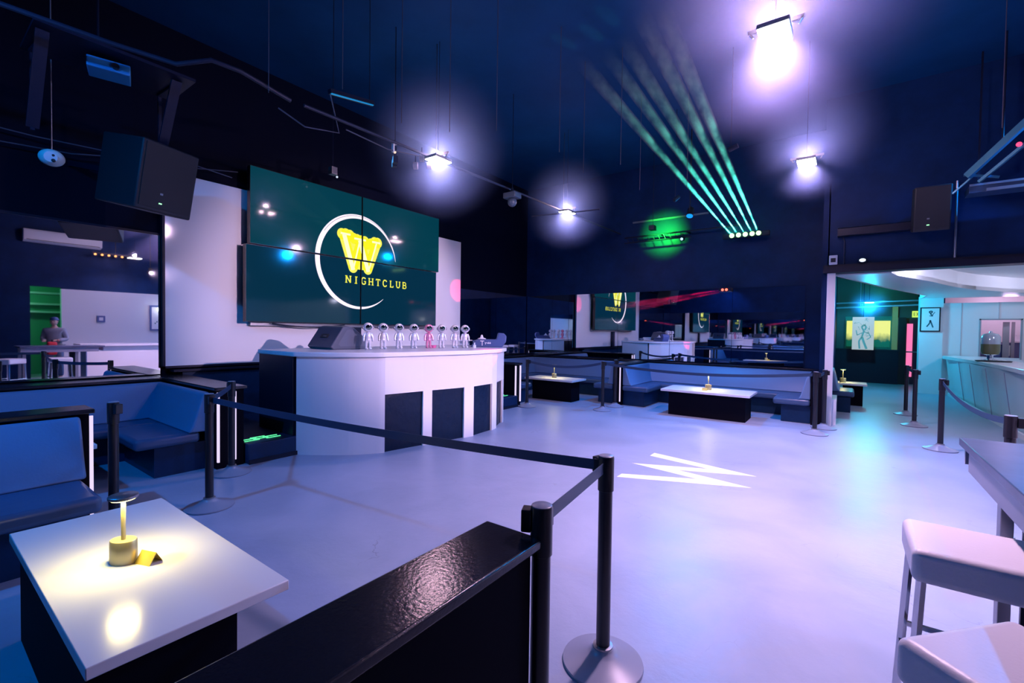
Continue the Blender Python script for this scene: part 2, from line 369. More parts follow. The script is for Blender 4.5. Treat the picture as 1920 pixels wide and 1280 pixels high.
# blue and lilac fill lamps, added to brighten the room and stage
def fill_lamp(loc, target, col, power, label, size=.5, angle=None):
    t = thing('fill_lamp', label, 'stage light', loc, 0, 'fill lamps added under the ceiling')
    d = (Vector(target)-Vector(loc)).normalized(); c = Vector((0, 0, 0))
    MB().tube([c-d*.16, c-d*.13, c+d*.04, c+d*.05], [.03, .06, .07, .075], 16).build('housing', BLACK, t, smooth=True)
    MB().tube([c+d*.051, c+d*.056], .062, 16).build('lens', emat('lens_'+label[:9].strip().replace(' ', '_'), col, 1.5), t)
    MB().bar((0, 0, .0), (0, 0, .16), .02, .1).bar((0, 0, .16), (0, 0, CH-loc[2]), .02, .02).build('bracket', BLACK, t)
    kw = dict(shadow_soft_size=size) if angle is None else dict(shadow_soft_size=.03, spot_size=math.radians(angle), spot_blend=.5)
    if angle is None:
        lamp('fill_beam', 'AREA', tuple(d*.07), col, power, t, tuple(d*2), shape='DISK', size=.11, spread=math.radians(150))
    else: lamp('fill_beam', 'SPOT', tuple(d*.12), col, power, t, tuple(d*2), **kw)
    return t
fill_lamp((-4.2, -1.0, 4.3), (-5.4, 2.2, 0), BLUE, 85, 'blue wash light behind the viewer', .1)
fill_lamp((-2.6, 9.6, 4.0), (-2.6, 7.5, 0), BLUE, 150, 'blue wash light above the mirrored back booths', .1)
fill_lamp((2.6, 9.0, 4.4), (-.5, 5, 0), BLUE, 135, 'blue wash light high on the right side', .1)
fill_lamp((3.0, 5.0, 3.3), (-7.5, 5.3, 1.75), (1.0, .68, 1.0), 2500, 'lilac wash light on the right side aimed at the stage', .1, 35)  # spot added to brighten the white panel and dj counter
lamp('side_room_lamp', 'POINT', (4.4, 1.6, 2.6), (.2, 1, .5), 30, shadow_soft_size=.06)

# ================================================================ STANCHIONS
def arc(a, b, sag, n=14):
    a = Vector(a); b = Vector(b); return [a.lerp(b, i/n) - Vector((0, 0, 4*sag*(i/n)*(1-i/n))) for i in range(n+1)]
def belt_mesh(a, b, sag, h=.05, th=.003):
    pts = arc(a, b, sag); d = Vector(b)-Vector(a); d.z = 0; nrm = Vector((-d.y, d.x, 0)).normalized()*th/2
    m = MB(); vs = []
    for p in pts:
        for sx, sz in ((-1, -1), (1, -1), (1, 1), (-1, 1)): vs.append(p + nrm*sx + Vector((0, 0, sz*h/2)))
    fs = [(0, 1, 2, 3)]
    for i in range(len(pts)-1):
        for j in range(4): fs.append((4*i+j, 4*i+(j+1) % 4, 4*i+4+(j+1) % 4, 4*i+4+j))
    k = 4*(len(pts)-1); fs.append((k, k+1, k+2, k+3)); return m.add(vs, fs)
def stanchion(x, y, label, belt=None, clip=0, z0=0, sag=.02):
    t = thing('stanchion', label, 'stanchion', (x, y, z0), 0, 'black belt barrier posts')
    MB().lathe([(.186, 0), (.19, .006), (.188, .014), (.165, .022), (.12, .036), (.075, .055), (.052, .068), (.048, .078), (.036, .08)], n=48).build('base', BASE, t, smooth=True)
    MB().lathe([(.034, .079), (.046, .0792), (.046, .088), (.034, .09)], n=32).build('collar', GREYM, t, smooth=True)
    MB().lathe([(.0325, .08), (.0325, .86)], n=28).build('pole', BLACK, t, smooth=True)
    MB().lathe([(.034, .83), (.0375, .832), (.0375, .985), (.036, .993)], n=32).build('head', BLACK, t, smooth=True)
    MB().lathe([(.035, .993), (.035, .996), (.032, .998)], n=32).build('cap', BASE, t, smooth=True)
    c, s = math.cos(clip), math.sin(clip); R = Matrix(((c, -s, 0), (s, c, 0), (0, 0, 1)))
    MB().obox(R @ Vector((.05, 0, .945)), (.034, .05, .075), R).build('belt_clip', BLACK, t, bevel=.004)
    if belt:
        b = Vector((belt[0]-x, belt[1]-y, 0)); u = b.normalized()
        MB().obox(u*.043+Vector((0, 0, .945)), (.022, .04, .062), Matrix(((u.x, -u.y, 0), (u.y, u.x, 0), (0, 0, 1)))).build('belt_outlet', BLACK, t)
        o = belt_mesh(u*.05+Vector((0, 0, .945)), b-u*.05+Vector((0, 0, .945)), sag).build('belt', BELT, t, smooth=False)
    return t
P1 = (-.90, 2.0); P2 = (-.81, 1.29); P3 = (-4.47, 1.64); P4 = (-5.33, 2.17)
stanchion(*P1, 'nearest whole belt post, standing on its domed base in the foreground', P3, PI*.9, sag=.03)
stanchion(*P2, 'foreground belt post whose base is cut off by the picture edge', P1, math.radians(205), sag=.0)
stanchion(*P3, 'belt post in front of the left booth end, belt running to the foreground', P4, 0, sag=.012)
stanchion(*P4, 'belt post against the end of the left booth partition by the stage', None, PI)
stanchion(-4.5, 1.0, 'belt post rising behind the lamp table at the end of the near bench', None, math.radians(20))
stanchion(1.11, 8.67, 'belt post before the bar with the sagging belt', (1.02, 4.97), 0, sag=.10)
stanchion(1.02, 4.97, 'belt post behind the tip of the high table at the right edge', None, 0)
stanchion(1.02, 10.69, 'nearer of the two linked belt posts in the bar opening', (1.02, 12.11), 0, sag=.01)
stanchion(1.02, 12.11, 'farther of the two linked belt posts in the bar opening', None, 0)
stanchion(-.36, 8.72, 'belt post in front of the white post of the opening', (-.26, 9.36), 0)
stanchion(-.26, 9.36, 'belt post tucked beside the right booth end', None, 0)
stanchion(-5.35, 7.87, 'belt post at the left end of the far row, by the stage end', (-3.93, 8.5), 0, sag=.09)
stanchion(-3.93, 8.5, 'belt post between the two back booths', (-.36, 8.72), 0, sag=.10)
stanchion(-3.93, 9.12, 'belt post close to the lit end between the two back booths', None, 0)
tag(belt_mesh((-3.93, 8.56, .945), (-3.93, 9.06, .945), .01).build('barrier_belt', BELT), 'short belt between the two posts that divide the back booths', 'belt')

# ================================================================ BOOTHS
def partition(x0, x1, y0, y1, label, leds=(), h=.86, ledge=LEDGE, over=.03, ends='x'):
    cx, cy2 = (x0+x1)/2, (y0+y1)/2
    t = thing('booth_partition', label, 'partition', (cx, cy2, 0))
    a, b = (x1-x0)/2, (y1-y0)/2
    MB().box(-a, a, -b, b, 0, h).build('panel', MATTE, t)
    MB().box(-a-over, a+over, -b-over, b+over, h, h+.035).build('ledge', ledge, t, bevel=.008)
    for (lx, ly, nx, ny) in leds:
        MB().box(lx-cx-.010-.004*abs(nx), lx-cx+.010+.004*abs(nx), ly-cy2-.010, ly-cy2+.010, .08, h-.02).build('light_strip', LEDW, t)
    return t
# near booth, foreground partition
partition(-1.0, -.82, -1.4, 1.24, 'black glossy foreground partition with a speckled shine on its ledge')
partition(-5.05, -4.80, -1.4, .92, 'partition carrying the near bench, lit strip at its end', [(-4.79, .93, 0, 1)], .885)
partition(-7.6, -5.58, 2.12, 2.40, 'partition between the left booth and the stage', [(-5.565, 2.13, 1, 0), (-5.565, 2.30, 1, 0)], .875)
partition(-7.6, -5.60, 7.76, 7.98, 'partition between the stage and the far left booth', [(-5.585, 7.78, 1, 0), (-5.585, 7.95, 1, 0)], .865)
partition(-4.08, -3.90, 9.36, 11.1, 'partition dividing the two back booths, lit strip on its end', [(-3.92, 9.345, 0, 1)], .865)
partition(-.46, -.28, 9.55, 11.1, 'partition at the right end of the right back booth', [(-.275, 9.54, 0, 1)], .865)

def bench(label, seats, backs, bases, group='booth benches'):
    t = thing('booth_bench', label, 'bench', (0, 0, 0), 0, group)
    xs = [v for s in seats for v in s[:2]]; ys = [v for s in seats for v in s[2:4]]
    cx, cy2 = sum(xs)/len(xs), sum(ys)/len(ys); t.location = (cx, cy2, 0)
    for (x0, x1, y0, y1) in bases:
        MB().box(x0-cx, x1-cx, y0-cy2, y1-cy2, 0, .31).build('base', PANEL, t)
    for (x0, x1, y0, y1) in seats:
        MB().box(x0-cx, x1-cx, y0-cy2, y1-cy2, .315, .43).build('seat', VINYLB, t, bevel=.04, seg=5)
    for (ax, p0, p1, a0, a1, top) in backs:
        # ax 'x': back runs along Y, p0 = wall side x, p1 = front x at seat; a0,a1 = extent along run
        if ax == 'x':
            s = 1 if p1 > p0 else -1
            MB().prism_y([(p0-cx, .43), (p1-cx, .43), (p1-cx-s*.04, .50), (p0-cx+s*.065, top-.02), (p0-cx+s*.03, top), (p0-cx, top)], a0-cy2, a1-cy2).build('backrest', VINYL, t, bevel=.02, seg=4)
        else:
            s = 1 if p1 > p0 else -1
            MB().prism_x([(p0-cy2, .43), (p1-cy2, .43), (p1-cy2-s*.04, .50), (p0-cy2+s*.065, top-.02), (p0-cy2+s*.03, top), (p0-cy2, top)], a0-cx, a1-cx).build('backrest', VINYL, t, bevel=.02, seg=4)
    return t
bench('dark vinyl bench of the nearest booth, at the left picture edge', [(-4.79, -4.02, -1.4, .84)], [('x', -4.79, -4.55, -1.4, .86, .87)], [(-4.79, -4.12, -1.4, .78)])
bench('L shaped dark vinyl bench of the left booth under the wall mirror', [(-7.15, -6.6, -1.4, 2.0), (-6.6, -5.68, 1.42, 2.0)],
      [('x', -7.17, -6.96, -1.4, 2.08, .86), ('y', 2.08, 1.88, -7.15, -5.66, .86)], [(-7.15, -6.75, -1.4, 2.08), (-6.9, -5.74, 1.60, 2.08)])
bench('dark vinyl bench of the far left booth behind the small white table', [(-7.22, -6.7, 8.02, 10.9), (-6.7, -5.68, 8.02, 8.55), (-6.7, -4.12, 10.25, 10.9), (-4.60, -4.12, 9.42, 10.25)],
      [('x', -7.23, -7.0, 8.02, 10.9, .85), ('y', 10.92, 10.68, -7.2, -4.12, .85), ('x', -4.12, -4.28, 9.45, 10.9, .85)], [(-7.22, -6.8, 8.02, 10.9), (-6.8, -5.75, 8.02, 8.45), (-6.8, -4.12, 10.4, 10.9), (-4.5, -4.12, 9.5, 10.3)])
bench('U shaped dark vinyl bench of the right back booth under the mirror', [(-3.89, -3.32, 9.38, 10.3), (-3.89, -.47, 10.25, 10.95), (-1.05, -.47, 9.58, 10.3)],
      [('y', 10.95, 10.70, -3.89, -.47, .85), ('x', -3.89, -3.68, 9.40, 10.95, .85), ('x', -.47, -.66, 9.60, 10.95, .85)], [(-3.89, -3.42, 9.45, 10.4), (-3.89, -.47, 10.4, 10.95), (-.92, -.47, 9.65, 10.4)])
for (x0, x1, y0, y1, lb) in ((-7.60, -7.18, -1.4, 2.12, 'dark glossy ledge below the left wall mirror'), (-7.60, -7.26, 7.98, 11.1, 'dark glossy ledge below the mirror of the far left booth')):
    t = thing('wall_ledge', lb, 'ledge', ((x0+x1)/2, (y0+y1)/2, 0))
    a, b = (x1-x0)/2, (y1-y0)/2
    MB().box(-a, a-.03, -b, b, 0, .87).build('riser', DARK, t); MB().box(-a, a, -b, b, .87, .905).build('ledge_top', LEDGE, t, bevel=.008)
for (x0, x1, lb) in ((-7.25, -4.09, 'dark glossy ledge behind the bench of the far left booth'), (-3.89, -.47, 'dark glossy ledge behind the bench of the right back booth')):
    t = thing('wall_ledge', lb, 'ledge', ((x0+x1)/2, 11.02, 0)); a = (x1-x0)/2
    MB().box(-a, a, -.06, .1, 0, .865).build('riser', DARK, t); MB().box(-a, a, -.09, .1, .865, .90).build('ledge_top', LEDGE, t, bevel=.008)

# low white booth tables
def low_table(x0, x1, y0, y1, label, ped=.12, z=.5):
    cx, cy2 = (x0+x1)/2, (y0+y1)/2; a, b = (x1-x0)/2, (y1-y0)/2
    t = thing('low_table', label, 'table', (cx, cy2, 0), 0, 'low white booth tables')
    MB().box(-a, a, -b, b, z-.042, z).build('table_top', LAM, t, bevel=.004)
    MB().box(-a+ped, a-ped*.7, -b+(.02 if ped == .16 else ped), b-ped, 0, z-.042).build('pedestal', MATTE, t)
    return t
low_table(-3.45, -1.90, .35, 1.0, 'large low white table in the foreground with a lit lamp and a folded card', .16)
low_table(-2.88, -1.32, 8.86, 9.72, 'low white table of the right back booth with a glowing lamp', .12)
low_table(-6.10, -4.82, 8.85, 9.52, 'low white table of the far left booth behind the belt posts', .14)
low_table(-6.48, -5.46, .35, 1.10, 'low white table of the left booth, only its corner showing', .16)

WARM = (1.0, .82, .30)
def table_lamp(x, y, z, label, power=5, card=True, rz=0):
    t = thing('table_lamp', label, 'lamp', (x, y, z), rz, 'cordless gold table lamps')
    MB().lathe([(.058, 0), (.06, .004), (.058, .10), (.055, .104)], n=40, sy=.72).build('base', YELLOWP, t, smooth=True)
    MB().tube([(0, 0, .10), (0, 0, .292)], .009, 14).build('stem', YELLOWP, t, smooth=True)
    MB().lathe([(.05, .292), (.056, .296), (.056, .306), (.052, .309)], n=40).build('shade', GREYM, t, smooth=True)
    MB().lathe([(.045, .288), (.045, .292)], n=32).build('diffuser', emat('lamp_diffuser', (1, .85, .3), 6), t)
    lamp('lamp_light', 'AREA', (0, 0, .286), WARM, power, t, (0, 0, -1), shape='DISK', size=.09)
    return t
table_lamp(-2.64, .62, .5, 'gold cordless lamp glowing on the large foreground table', 3.8, rz=.5)
table_lamp(-2.10, 9.28, .5, 'gold cordless lamp on the white table of the right back booth', 5)
table_lamp(-5.46, 9.15, .5, 'gold cordless lamp on the white table of the far left booth', 4)
for (x, y, lb, r) in ((-2.55, .69, 'folded gold card beside the lamp on the foreground table', .35), (-2.13, 9.13, 'gold card lying before the lamp of the right back booth', 0)):
    t = thing('table_card', lb, 'card', (x, y, .5), r, 'folded cards on the tables')
    MB().prism_x([(-.032, 0), (0, .05), (.002, .048), (-.028, 0)], -.045, .045).add([(-.045, .028, 0), (.045, .028, 0), (.045, 0, .05), (-.045, 0, .05)], [(0, 1, 2, 3)]).build('card', mat('gold_card', (.70, .52, .10), .5), t)
    m = MB()
    for i in range(5): m.add([(-.03+i*.013, -.030-.001+.0096, .015), (-.022+i*.013, -.0215, .015), (-.022+i*.013, -.0115, .032), (-.03+i*.013, -.0115, .032)], [(0, 1, 2, 3)])
    m.build('print', mat('card_print', (.25, .2, .03), .6), t)

# ================================================================ WHITE STAGE PANEL AND VIDEO WALL
t = thing('white_wall_panel', 'big glossy white panel covering the wall behind the logo screen', 'panel', (-7.56, 5.2, 0))
MB().box(-.04, .02, -2.97, 2.96, 1.03, 3.70).build('panel', GLOSSW, t)
MB().box(-.04, .03, -3.0, 2.98, 1.0, 1.03).box(-.04, .03, -3.0, -2.97, 1.0, 3.73).build('frame', DARK, t)

# logo geometry in (Y, Z) on the video wall plane
LX = -7.318
def stroke(pts, wd, x=LX):
    m = MB(); P = [Vector((0, p[0], p[1])) for p in pts]; W = wd if isinstance(wd, list) else [wd]*len(P); vs = []
    for i, p in enumerate(P):
        d = (P[min(i+1, len(P)-1)]-P[max(i-1, 0)]).normalized(); n = Vector((0, -d.z, d.y))*W[i]/2
        vs += [(x, p.y+n.y, p.z+n.z), (x, p.y-n.y, p.z-n.z)]
    return m.add(vs, [(2*i, 2*i+1, 2*i+3, 2*i+2) for i in range(len(P)-1)])
def disk(c, r, x=LX, n=20):
    m = MB(); return m.add([(x, c[0]+r*math.cos(2*PI*i/n), c[1]+r*math.sin(2*PI*i/n)) for i in range(n)], [tuple(range(n))])
def merge(*ms):
    m = MB()
    for q in ms: m.add(q.v, q.f)
    return m
cx0, cz0, R0 = 5.17, 2.81, .84
ring = []; wds = []
a0, a1 = math.radians(8), math.radians(310)
for i in range(90):
    a = a0+(a1-a0)*i/89; ring.append((cx0+R0*math.cos(a), cz0+R0*math.sin(a)))
    q = i/89; wds.append(.004+.085*max(0, math.sin(PI*q))**.8)
RING = stroke(ring, wds); RINGL = stroke([(cx0+(R0+.012)*math.cos(math.radians(d)), cz0+(R0+.012)*math.sin(math.radians(d))) for d in range(30, 150, 3)], .006, LX+.002)
# big W: yellow halo body (rounded) and bright inner slab-serif strokes
Wp = [(4.83, 3.26), (5.03, 2.70), (5.19, 3.16), (5.35, 2.70), (5.55, 3.22)]
halo = []
for i in range(4): halo.append(stroke([Wp[i], Wp[i+1]], .19))
for p in [(4.80, 3.28), (5.20, 3.22), (5.57, 3.24), (4.88, 3.29), (4.96, 3.28), (5.04, 3.24), (5.12, 3.23), (5.28, 3.22), (5.36, 3.18), (5.42, 3.20), (5.50, 3.24)]: halo.append(disk(p, .10))
for p in [(5.03, 2.70), (5.35, 2.70)]: halo.append(disk(p, .095))
halo.append(MB().add([(LX, 4.84, 3.30), (LX, 5.03, 2.68), (LX, 5.36, 2.68), (LX, 5.57, 3.26)], [(0, 1, 2, 3)]))
WH = merge(*halo)
inner = [stroke([(4.84, 3.28), (5.03, 2.66)], .085, LX+.003), stroke([(5.17, 3.22), (5.36, 2.66)], .085, LX+.003), stroke([(5.03, 2.66), (5.16, 3.18)], .03, LX+.003), stroke([(5.36, 2.66), (5.54, 3.22)], .03, LX+.003),
         stroke([(4.77, 3.29), (4.97, 3.29)], .035, LX+.003), stroke([(5.05, 3.24), (5.30, 3.24)], .035, LX+.003), stroke([(5.44, 3.24), (5.63, 3.24)], .035, LX+.003)]
WI = merge(*inner)
def letter(ch, x, z, h=.12, w=.085, t=.024):
    e = []; S = lambda *p, **k: e.append(stroke([(x+a*w, z+b*h) for a, b in p], k.get('t', t)))
    def serif(a, b): e.append(stroke([(x+a*w-.022, z+b*h), (x+a*w+.022, z+b*h)], .014))
    if ch == 'N': S((0, 0), (0, 1)); S((0, 1), (1, 0)); S((1, 0), (1, 1)); serif(0, 0); serif(0, 1); serif(1, 1)
    if ch == 'I': S((.5, 0), (.5, 1)); serif(.5, 0); serif(.5, 1); serif(.4, 0); serif(.6, 1)
    if ch == 'G': S((1, .85), (.7, 1), (.3, 1), (.03, .75), (0, .5), (.03, .25), (.3, 0), (.7, 0), (.95, .12), (.95, .45)); S((.6, .45), (1.1, .45), t=.016)
    if ch == 'H': S((.05, 0), (.05, 1)); S((.95, 0), (.95, 1)); S((0, .5), (1, .5), t=.016); [serif(a, b) for a in (.05, .95) for b in (0, 1)]
    if ch == 'T': S((.5, 0), (.5, 1)); S((-.05, 1), (1.05, 1), t=.018); serif(.5, 0); S((-.02, 1.05), (-.02, .78), t=.014); S((1.02, 1.05), (1.02, .78), t=.014)
    if ch == 'C': S((1, .78), (.7, 1), (.3, 1), (.03, .75), (0, .5), (.03, .25), (.3, 0), (.7, 0), (1, .2))
    if ch == 'L': S((.2, 0), (.2, 1)); S((0, 0), (.95, 0), t=.018); serif(.2, 1); S((.95, -.05), (.95, .25), t=.014)
    if ch == 'U': S((.05, 1), (.05, .3), (.25, .02), (.75, .02), (.95, .3), (.95, 1)); serif(.05, 1); serif(.95, 1)
    if ch == 'B': S((.1, 0), (.1, 1)); S((-.08, 1), (.7, 1), (.9, .85), (.9, .65), (.7, .52), (.1, .52), t=.02); S((.7, .52), (1, .38), (1, .15), (.75, 0), (-.08, 0), t=.02)
    return merge(*e)
TXT = merge(*[letter(c, 4.89+i*.163, 2.42) for i, c in enumerate('NIGHTCLUB')])
def clip_mesh(mb, y0, y1, z0, z1, name, m, parent):
    me = bpy.data.meshes.new(name); me.from_pydata(mb.v, [], mb.f); bm = bmesh.new(); bm.from_mesh(me)
    for co_, no in (((0, y0, 0), (0, -1, 0)), ((0, y1, 0), (0, 1, 0)), ((0, 0, z0), (0, 0, -1)), ((0, 0, z1), (0, 0, 1))):
        g = bm.verts[:]+bm.edges[:]+bm.faces[:]
        bmesh.ops.bisect_plane(bm, geom=g, plane_co=co_, plane_no=no, clear_outer=True)
    if not bm.faces: bm.free(); return
    bmesh.ops.translate(bm, verts=bm.verts, vec=-parent.location); bm.to_mesh(me); bm.free()
    o = bpy.data.objects.new(name, me); COL.objects.link(o); o.parent = parent; me.materials.append(m)
SCR = mat('screen_face', (.002, .006, .008), .07, emit=(.0, .055, .085), es=.75)
SCR2 = mat('screen_face_lower', (.002, .006, .008), .07, emit=(.0, .035, .075), es=.7)  # teal emission partly stands in for the room's reflection
E_RING = emat('logo_white', (1, .85, 1), 1.1); E_YEL = emat('logo_yellow', (.92, .88, .02), 1.0); E_HOT = emat('logo_pale_yellow', (1, 1, .45), 1.25)
BEZ = mat('screen_bezel', (.004, .004, .006), .3)
for (y0, y1, z0, z1, lb, sm) in ((3.24, 5.215, 2.862, 4.04, 'upper left screen of the video wall with the top of the ring', SCR), (5.235, 7.21, 2.862, 4.04, 'upper right screen of the video wall', SCR),
                              (3.18, 5.19, 1.67, 2.846, 'lower left screen of the video wall, ring arc on it', SCR2), (5.21, 7.14, 1.67, 2.846, 'lower right screen of the video wall carrying most of the club name', SCR2)):
    t = thing('video_wall_screen', lb, 'screen', (-7.33, (y0+y1)/2, (z0+z1)/2), 0, 'four screens of the video wall')
    a, b = (y1-y0)/2, (z1-z0)/2
    MB().box(-.09, 0, -a, a, -b, b).build('housing', BEZ, t)
    MB().box(0, .006, -a+.007, a-.007, -b+.007, b-.007).build('display', sm, t)
    e = .008
    clip_mesh(RING, y0+e, y1-e, z0+e, z1-e, 'logo_ring', E_RING, t); clip_mesh(RINGL, y0+e, y1-e, z0+e, z1-e, 'ring_line', BEZ, t)
    clip_mesh(WH, y0+e, y1-e, z0+e, z1-e, 'logo_letter_glow', E_YEL, t)
    clip_mesh(WI, y0+e, y1-e, z0+e, z1-e, 'logo_letter', E_HOT, t); clip_mesh(TXT, y0+e, y1-e, z0+e, z1-e, 'club_name', E_YEL, t)
t = thing('screen_mount', 'grey rails and pole carrying the video wall on the white panel', 'mount', (-7.5, 5.2, 1.67))
MB().box(-.03, .05, -1.9, 1.9, -.06, .0).build('rail', GREYM, t); MB().box(-.02, .06, -.1, .1, -.66, -.06).build('pole', DARK, t)
MB().tube(arc((.12, -1.6, -.02), (.12, -.3, -.02), .05), .01, 6).build('cable', DARK, t)

# ================================================================ DJ COUNTER
fp = [(-5.50, 2.98), (-5.28, 3.12), (-4.98, 3.37), (-4.78, 3.62), (-4.72, 3.72), (-4.62, 4.28), (-4.59, 4.42), (-4.485, 4.96), (-4.455, 5.14), (-4.49, 5.62), (-4.54, 5.80), (-4.74, 6.22), (-4.78, 6.30), (-5.10, 6.62), (-5.45, 6.78)]
def smooth(P, k=4):
    Q = []
    for i in range(len(P)-1):
        p0 = Vector(P[max(i-1, 0)]); p1 = Vector(P[i]); p2 = Vector(P[i+1]); p3 = Vector(P[min(i+2, len(P)-1)])
        for j in range(k):
            u = j/k; v = .5*((2*p1)+(p2-p0)*u+(2*p0-5*p1+4*p2-p3)*u*u+(3*p1-p0-3*p2+p3)*u**3); Q.append((v.x, v.y))
    return Q+[P[-1]]
fp = smooth(fp[:5], 5)[:-1] + fp[4:]
CUT = {20, 22, 24, 26}
t = thing('dj_counter', 'white curved dj counter with dark openings along its foot', 'counter', (-5.2, 4.8, 0))
oc = Vector((-5.2, 4.8))
wm = MB(); dm = MB(); cover = []
for i in range(len(fp)-1):
    a = Vector(fp[i])-oc; b = Vector(fp[i+1])-oc; d = (b-a).normalized(); n = Vector((-d.y, d.x)); n = -n if n.dot(Vector((1, 0))) < 0 and i < 9 else n
    n = Vector((d.y, -d.x))     # outward
    th = .03
    def slab(m, z0, z1, off=0, tt=th):
        p = [a+n*off, b+n*off, b+n*(off-tt), a+n*(off-tt)]; m.prism([(q.x, q.y) for q in p], z0, z1)
    if i in CUT:
        slab(wm, .745, 1.225); m = MB(); slab(m, 0.0, .75, -.035, .01); cover.append(m)
        # reveal sides
    else: slab(wm, 0, 1.225)
wm.build('front_panel', GLOSSW, t)
for m in cover: m.build('speaker_cover', mat('dark_vinyl_cover', (.003, .012, .035), .3, spec=.25, bump=.6, bscale=5, bdist=.04), t)
top = [(x+.0, y) for x, y in fp]
cxy = Vector((-5.6, 4.9)); topo = []
for x, y in fp:
    v = Vector((x, y)); u = (v-cxy).normalized(); q = v+u*.05-oc; topo.append((q.x, q.y))
topo += [(-6.45-oc.x, 6.78-oc.y), (-6.45-oc.x, 2.95-oc.y)]
MB().prism(topo, 1.225, 1.285).build('counter_top', LAM, t, bevel=.012)
MB().prism([(-5.55-oc.x, 2.96-oc.y), (-6.42-oc.x, 2.96-oc.y), (-6.42-oc.x, 3.0-oc.y), (-5.55-oc.x, 3.0-oc.y)], .23, 1.225).build('side_panel', DARK, t)
MB().prism([(-5.5-oc.x, 6.74-oc.y), (-6.42-oc.x, 6.74-oc.y), (-6.42-oc.x, 6.78-oc.y), (-5.5-oc.x, 6.78-oc.y)], .23, 1.225).build('side_panel', GLOSSW, t)
MB().box(-6.44-oc.x, -6.40-oc.x, 2.98-oc.y, 6.76-oc.y, .23, 1.225).build('rear_panel', DARK, t)
CT = 1.285
# dj monitor wedge
t = thing('stage_monitor', 'black wedge monitor speaker on the left end of the dj counter', 'speaker', (-6.0, 3.88, CT))
prof = [(-.31, .04), (-.26, 0), (.30, 0), (.33, .05), (.26, .16), (.06, .31), (-.06, .335), (-.12, .32)]
MB().prism_x(prof, -.30, .30).build('cabinet', mat('monitor_paint', (.055, .07, .11), .4), t, bevel=.015)
MB().add([(.302, y*.72+.03, z*.72+.045) for y, z in prof], [tuple(range(8))]).build('side_plate', mat('monitor_side', (.08, .1, .15), .35), t)
MB().obox((0, -.215, .19), (.18, .012, .06), Matrix.Rotation(math.radians(-34), 3, 'X')).build('handle', BLACK, t)
MB().obox((.02, -.222, .185), (.08, .012, .012), Matrix.Rotation(math.radians(-34), 3, 'X')).build('badge', GREYM, t)

# astronaut statuettes
def astronaut(x, y, rz, label, bodym=CHROME):
    t = thing('astronaut_statuette', label, 'statuette', (x, y, CT), rz, 'row of shiny astronaut statuettes')
    body = MB()
    body.ball((0, 0, .165), (.040, .032, .062)); body.ball((0, -.0, .125), (.036, .03, .03))
    for s in (-1, 1):
        body.tube([(s*.018, 0, .12), (s*.022, 0, .07), (s*.023, 0, .02)], [.021, .018, .016], 10)
        body.ball((s*.025, .014, .016), (.020, .034, .017))
    body.build('body', bodym, t, smooth=True)
    for s in (-1, 1):
        MB().tube([(s*.036, 0, .205), (s*.054, .004, .165), (s*.056, .012, .125)], [.014, .014, .012], 10).ball((s*.056, .013, .118), .013).build('arm', bodym, t, smooth=True)
    MB().ball((0, 0, .282), (.062, .058, .06), 22, 14).build('helmet', bodym, t, smooth=True)
    MB().ball((0, .026, .282), (.046, .04, .040), 20, 12).build('visor', mat('visor_glass', (.25, .32, .30), .04, 1), t, smooth=True)
    for s in (-1, 1): MB().tube([(s*.055, 0, .28), (s*.068, 0, .28)], .02, 12).build('ear_cap', GREYM, t)
    MB().box(-.03, .03, -.055, -.028, .13, .215).build('backpack', bodym, t, bevel=.008)
    t.scale = (1.13, 1.13, 1.13)
    return t
SILV = mat('silver_white', (.82, .80, .86), .2, .35)
PINK = mat('pink_lacquer', (.95, .35, .55), .2, .5)
asp = [(-5.50, 4.03), (-5.52, 4.31), (-5.50, 4.59), (-5.46, 4.85), (-5.38, 5.09), (-5.30, 5.30), (-5.22, 5.53), (-5.15, 5.70)]
al = ['silver astronaut statuette right beside the black wedge speaker', 'second astronaut statuette from the wedge speaker', 'third astronaut statuette from the wedge speaker', 'silver astronaut statuette just left of the pink one',
      'pink astronaut statuette in the row on the dj counter', 'astronaut statuette just right of the pink one, with the pink bowl between', 'second astronaut statuette from the right end of the row', 'rightmost astronaut statuette, nearest the blue case']
for i, (x, y) in enumerate(asp):
    astronaut(x, y, math.atan2(0-y, 0-x)-PI/2+.25, al[i], PINK if i == 4 else SILV)
o = MB().lathe([(.02, 0), (.035, .004), (.05, .045), (.046, .045), (.03, .01)], n=24).build('bowl', mat('pink_bowl', (.9, .2, .5), .4), None, (-5.42, 5.24, CT), smooth=True)
tag(o, 'small pink bowl between two astronaut statuettes on the dj counter', 'bowl')
t = thing('equipment_case', 'blue padded case with a white script mark on the end of the dj counter', 'case', (-5.20, 6.34, CT), math.radians(-50))
MB().prism_x([(-.30, 0), (.27, 0), (.34, .10), (.35, .20), (.30, .25), (.20, .26), (.17, .14), (-.12, .14), (-.2, .13)], -.12, .12).build('case', BLUEP, t, bevel=.02)
m = MB().obox((-.01, 0, 0), (.001, .012, .08), Matrix.Identity(3))
MB().box(.122, .126, -.12, -.05, .105, .117).box(.122, .126, -.09, -.078, .03, .105).box(.122, .126, -.04, .0, .075, .085).box(.122, .126, -.03, -.02, .05, .085).box(.122, .126, .0, .07, .068, .08).box(.122, .126, .02, .03, .06, .095).box(.122, .126, .05, .06, .06, .095).build('script_mark', mat('white_print', (.85, .85, .9), .5), t)
t2 = thing('small_lamp', 'little white saucer with a cone top lying on the blue case', 'ornament', (-5.27, 6.28, CT+.14))
MB().lathe([(.075, 0), (.08, .01), (.03, .03), (.015, .075), (.004, .08)], n=24).build('saucer', WHITE, t2, smooth=True)
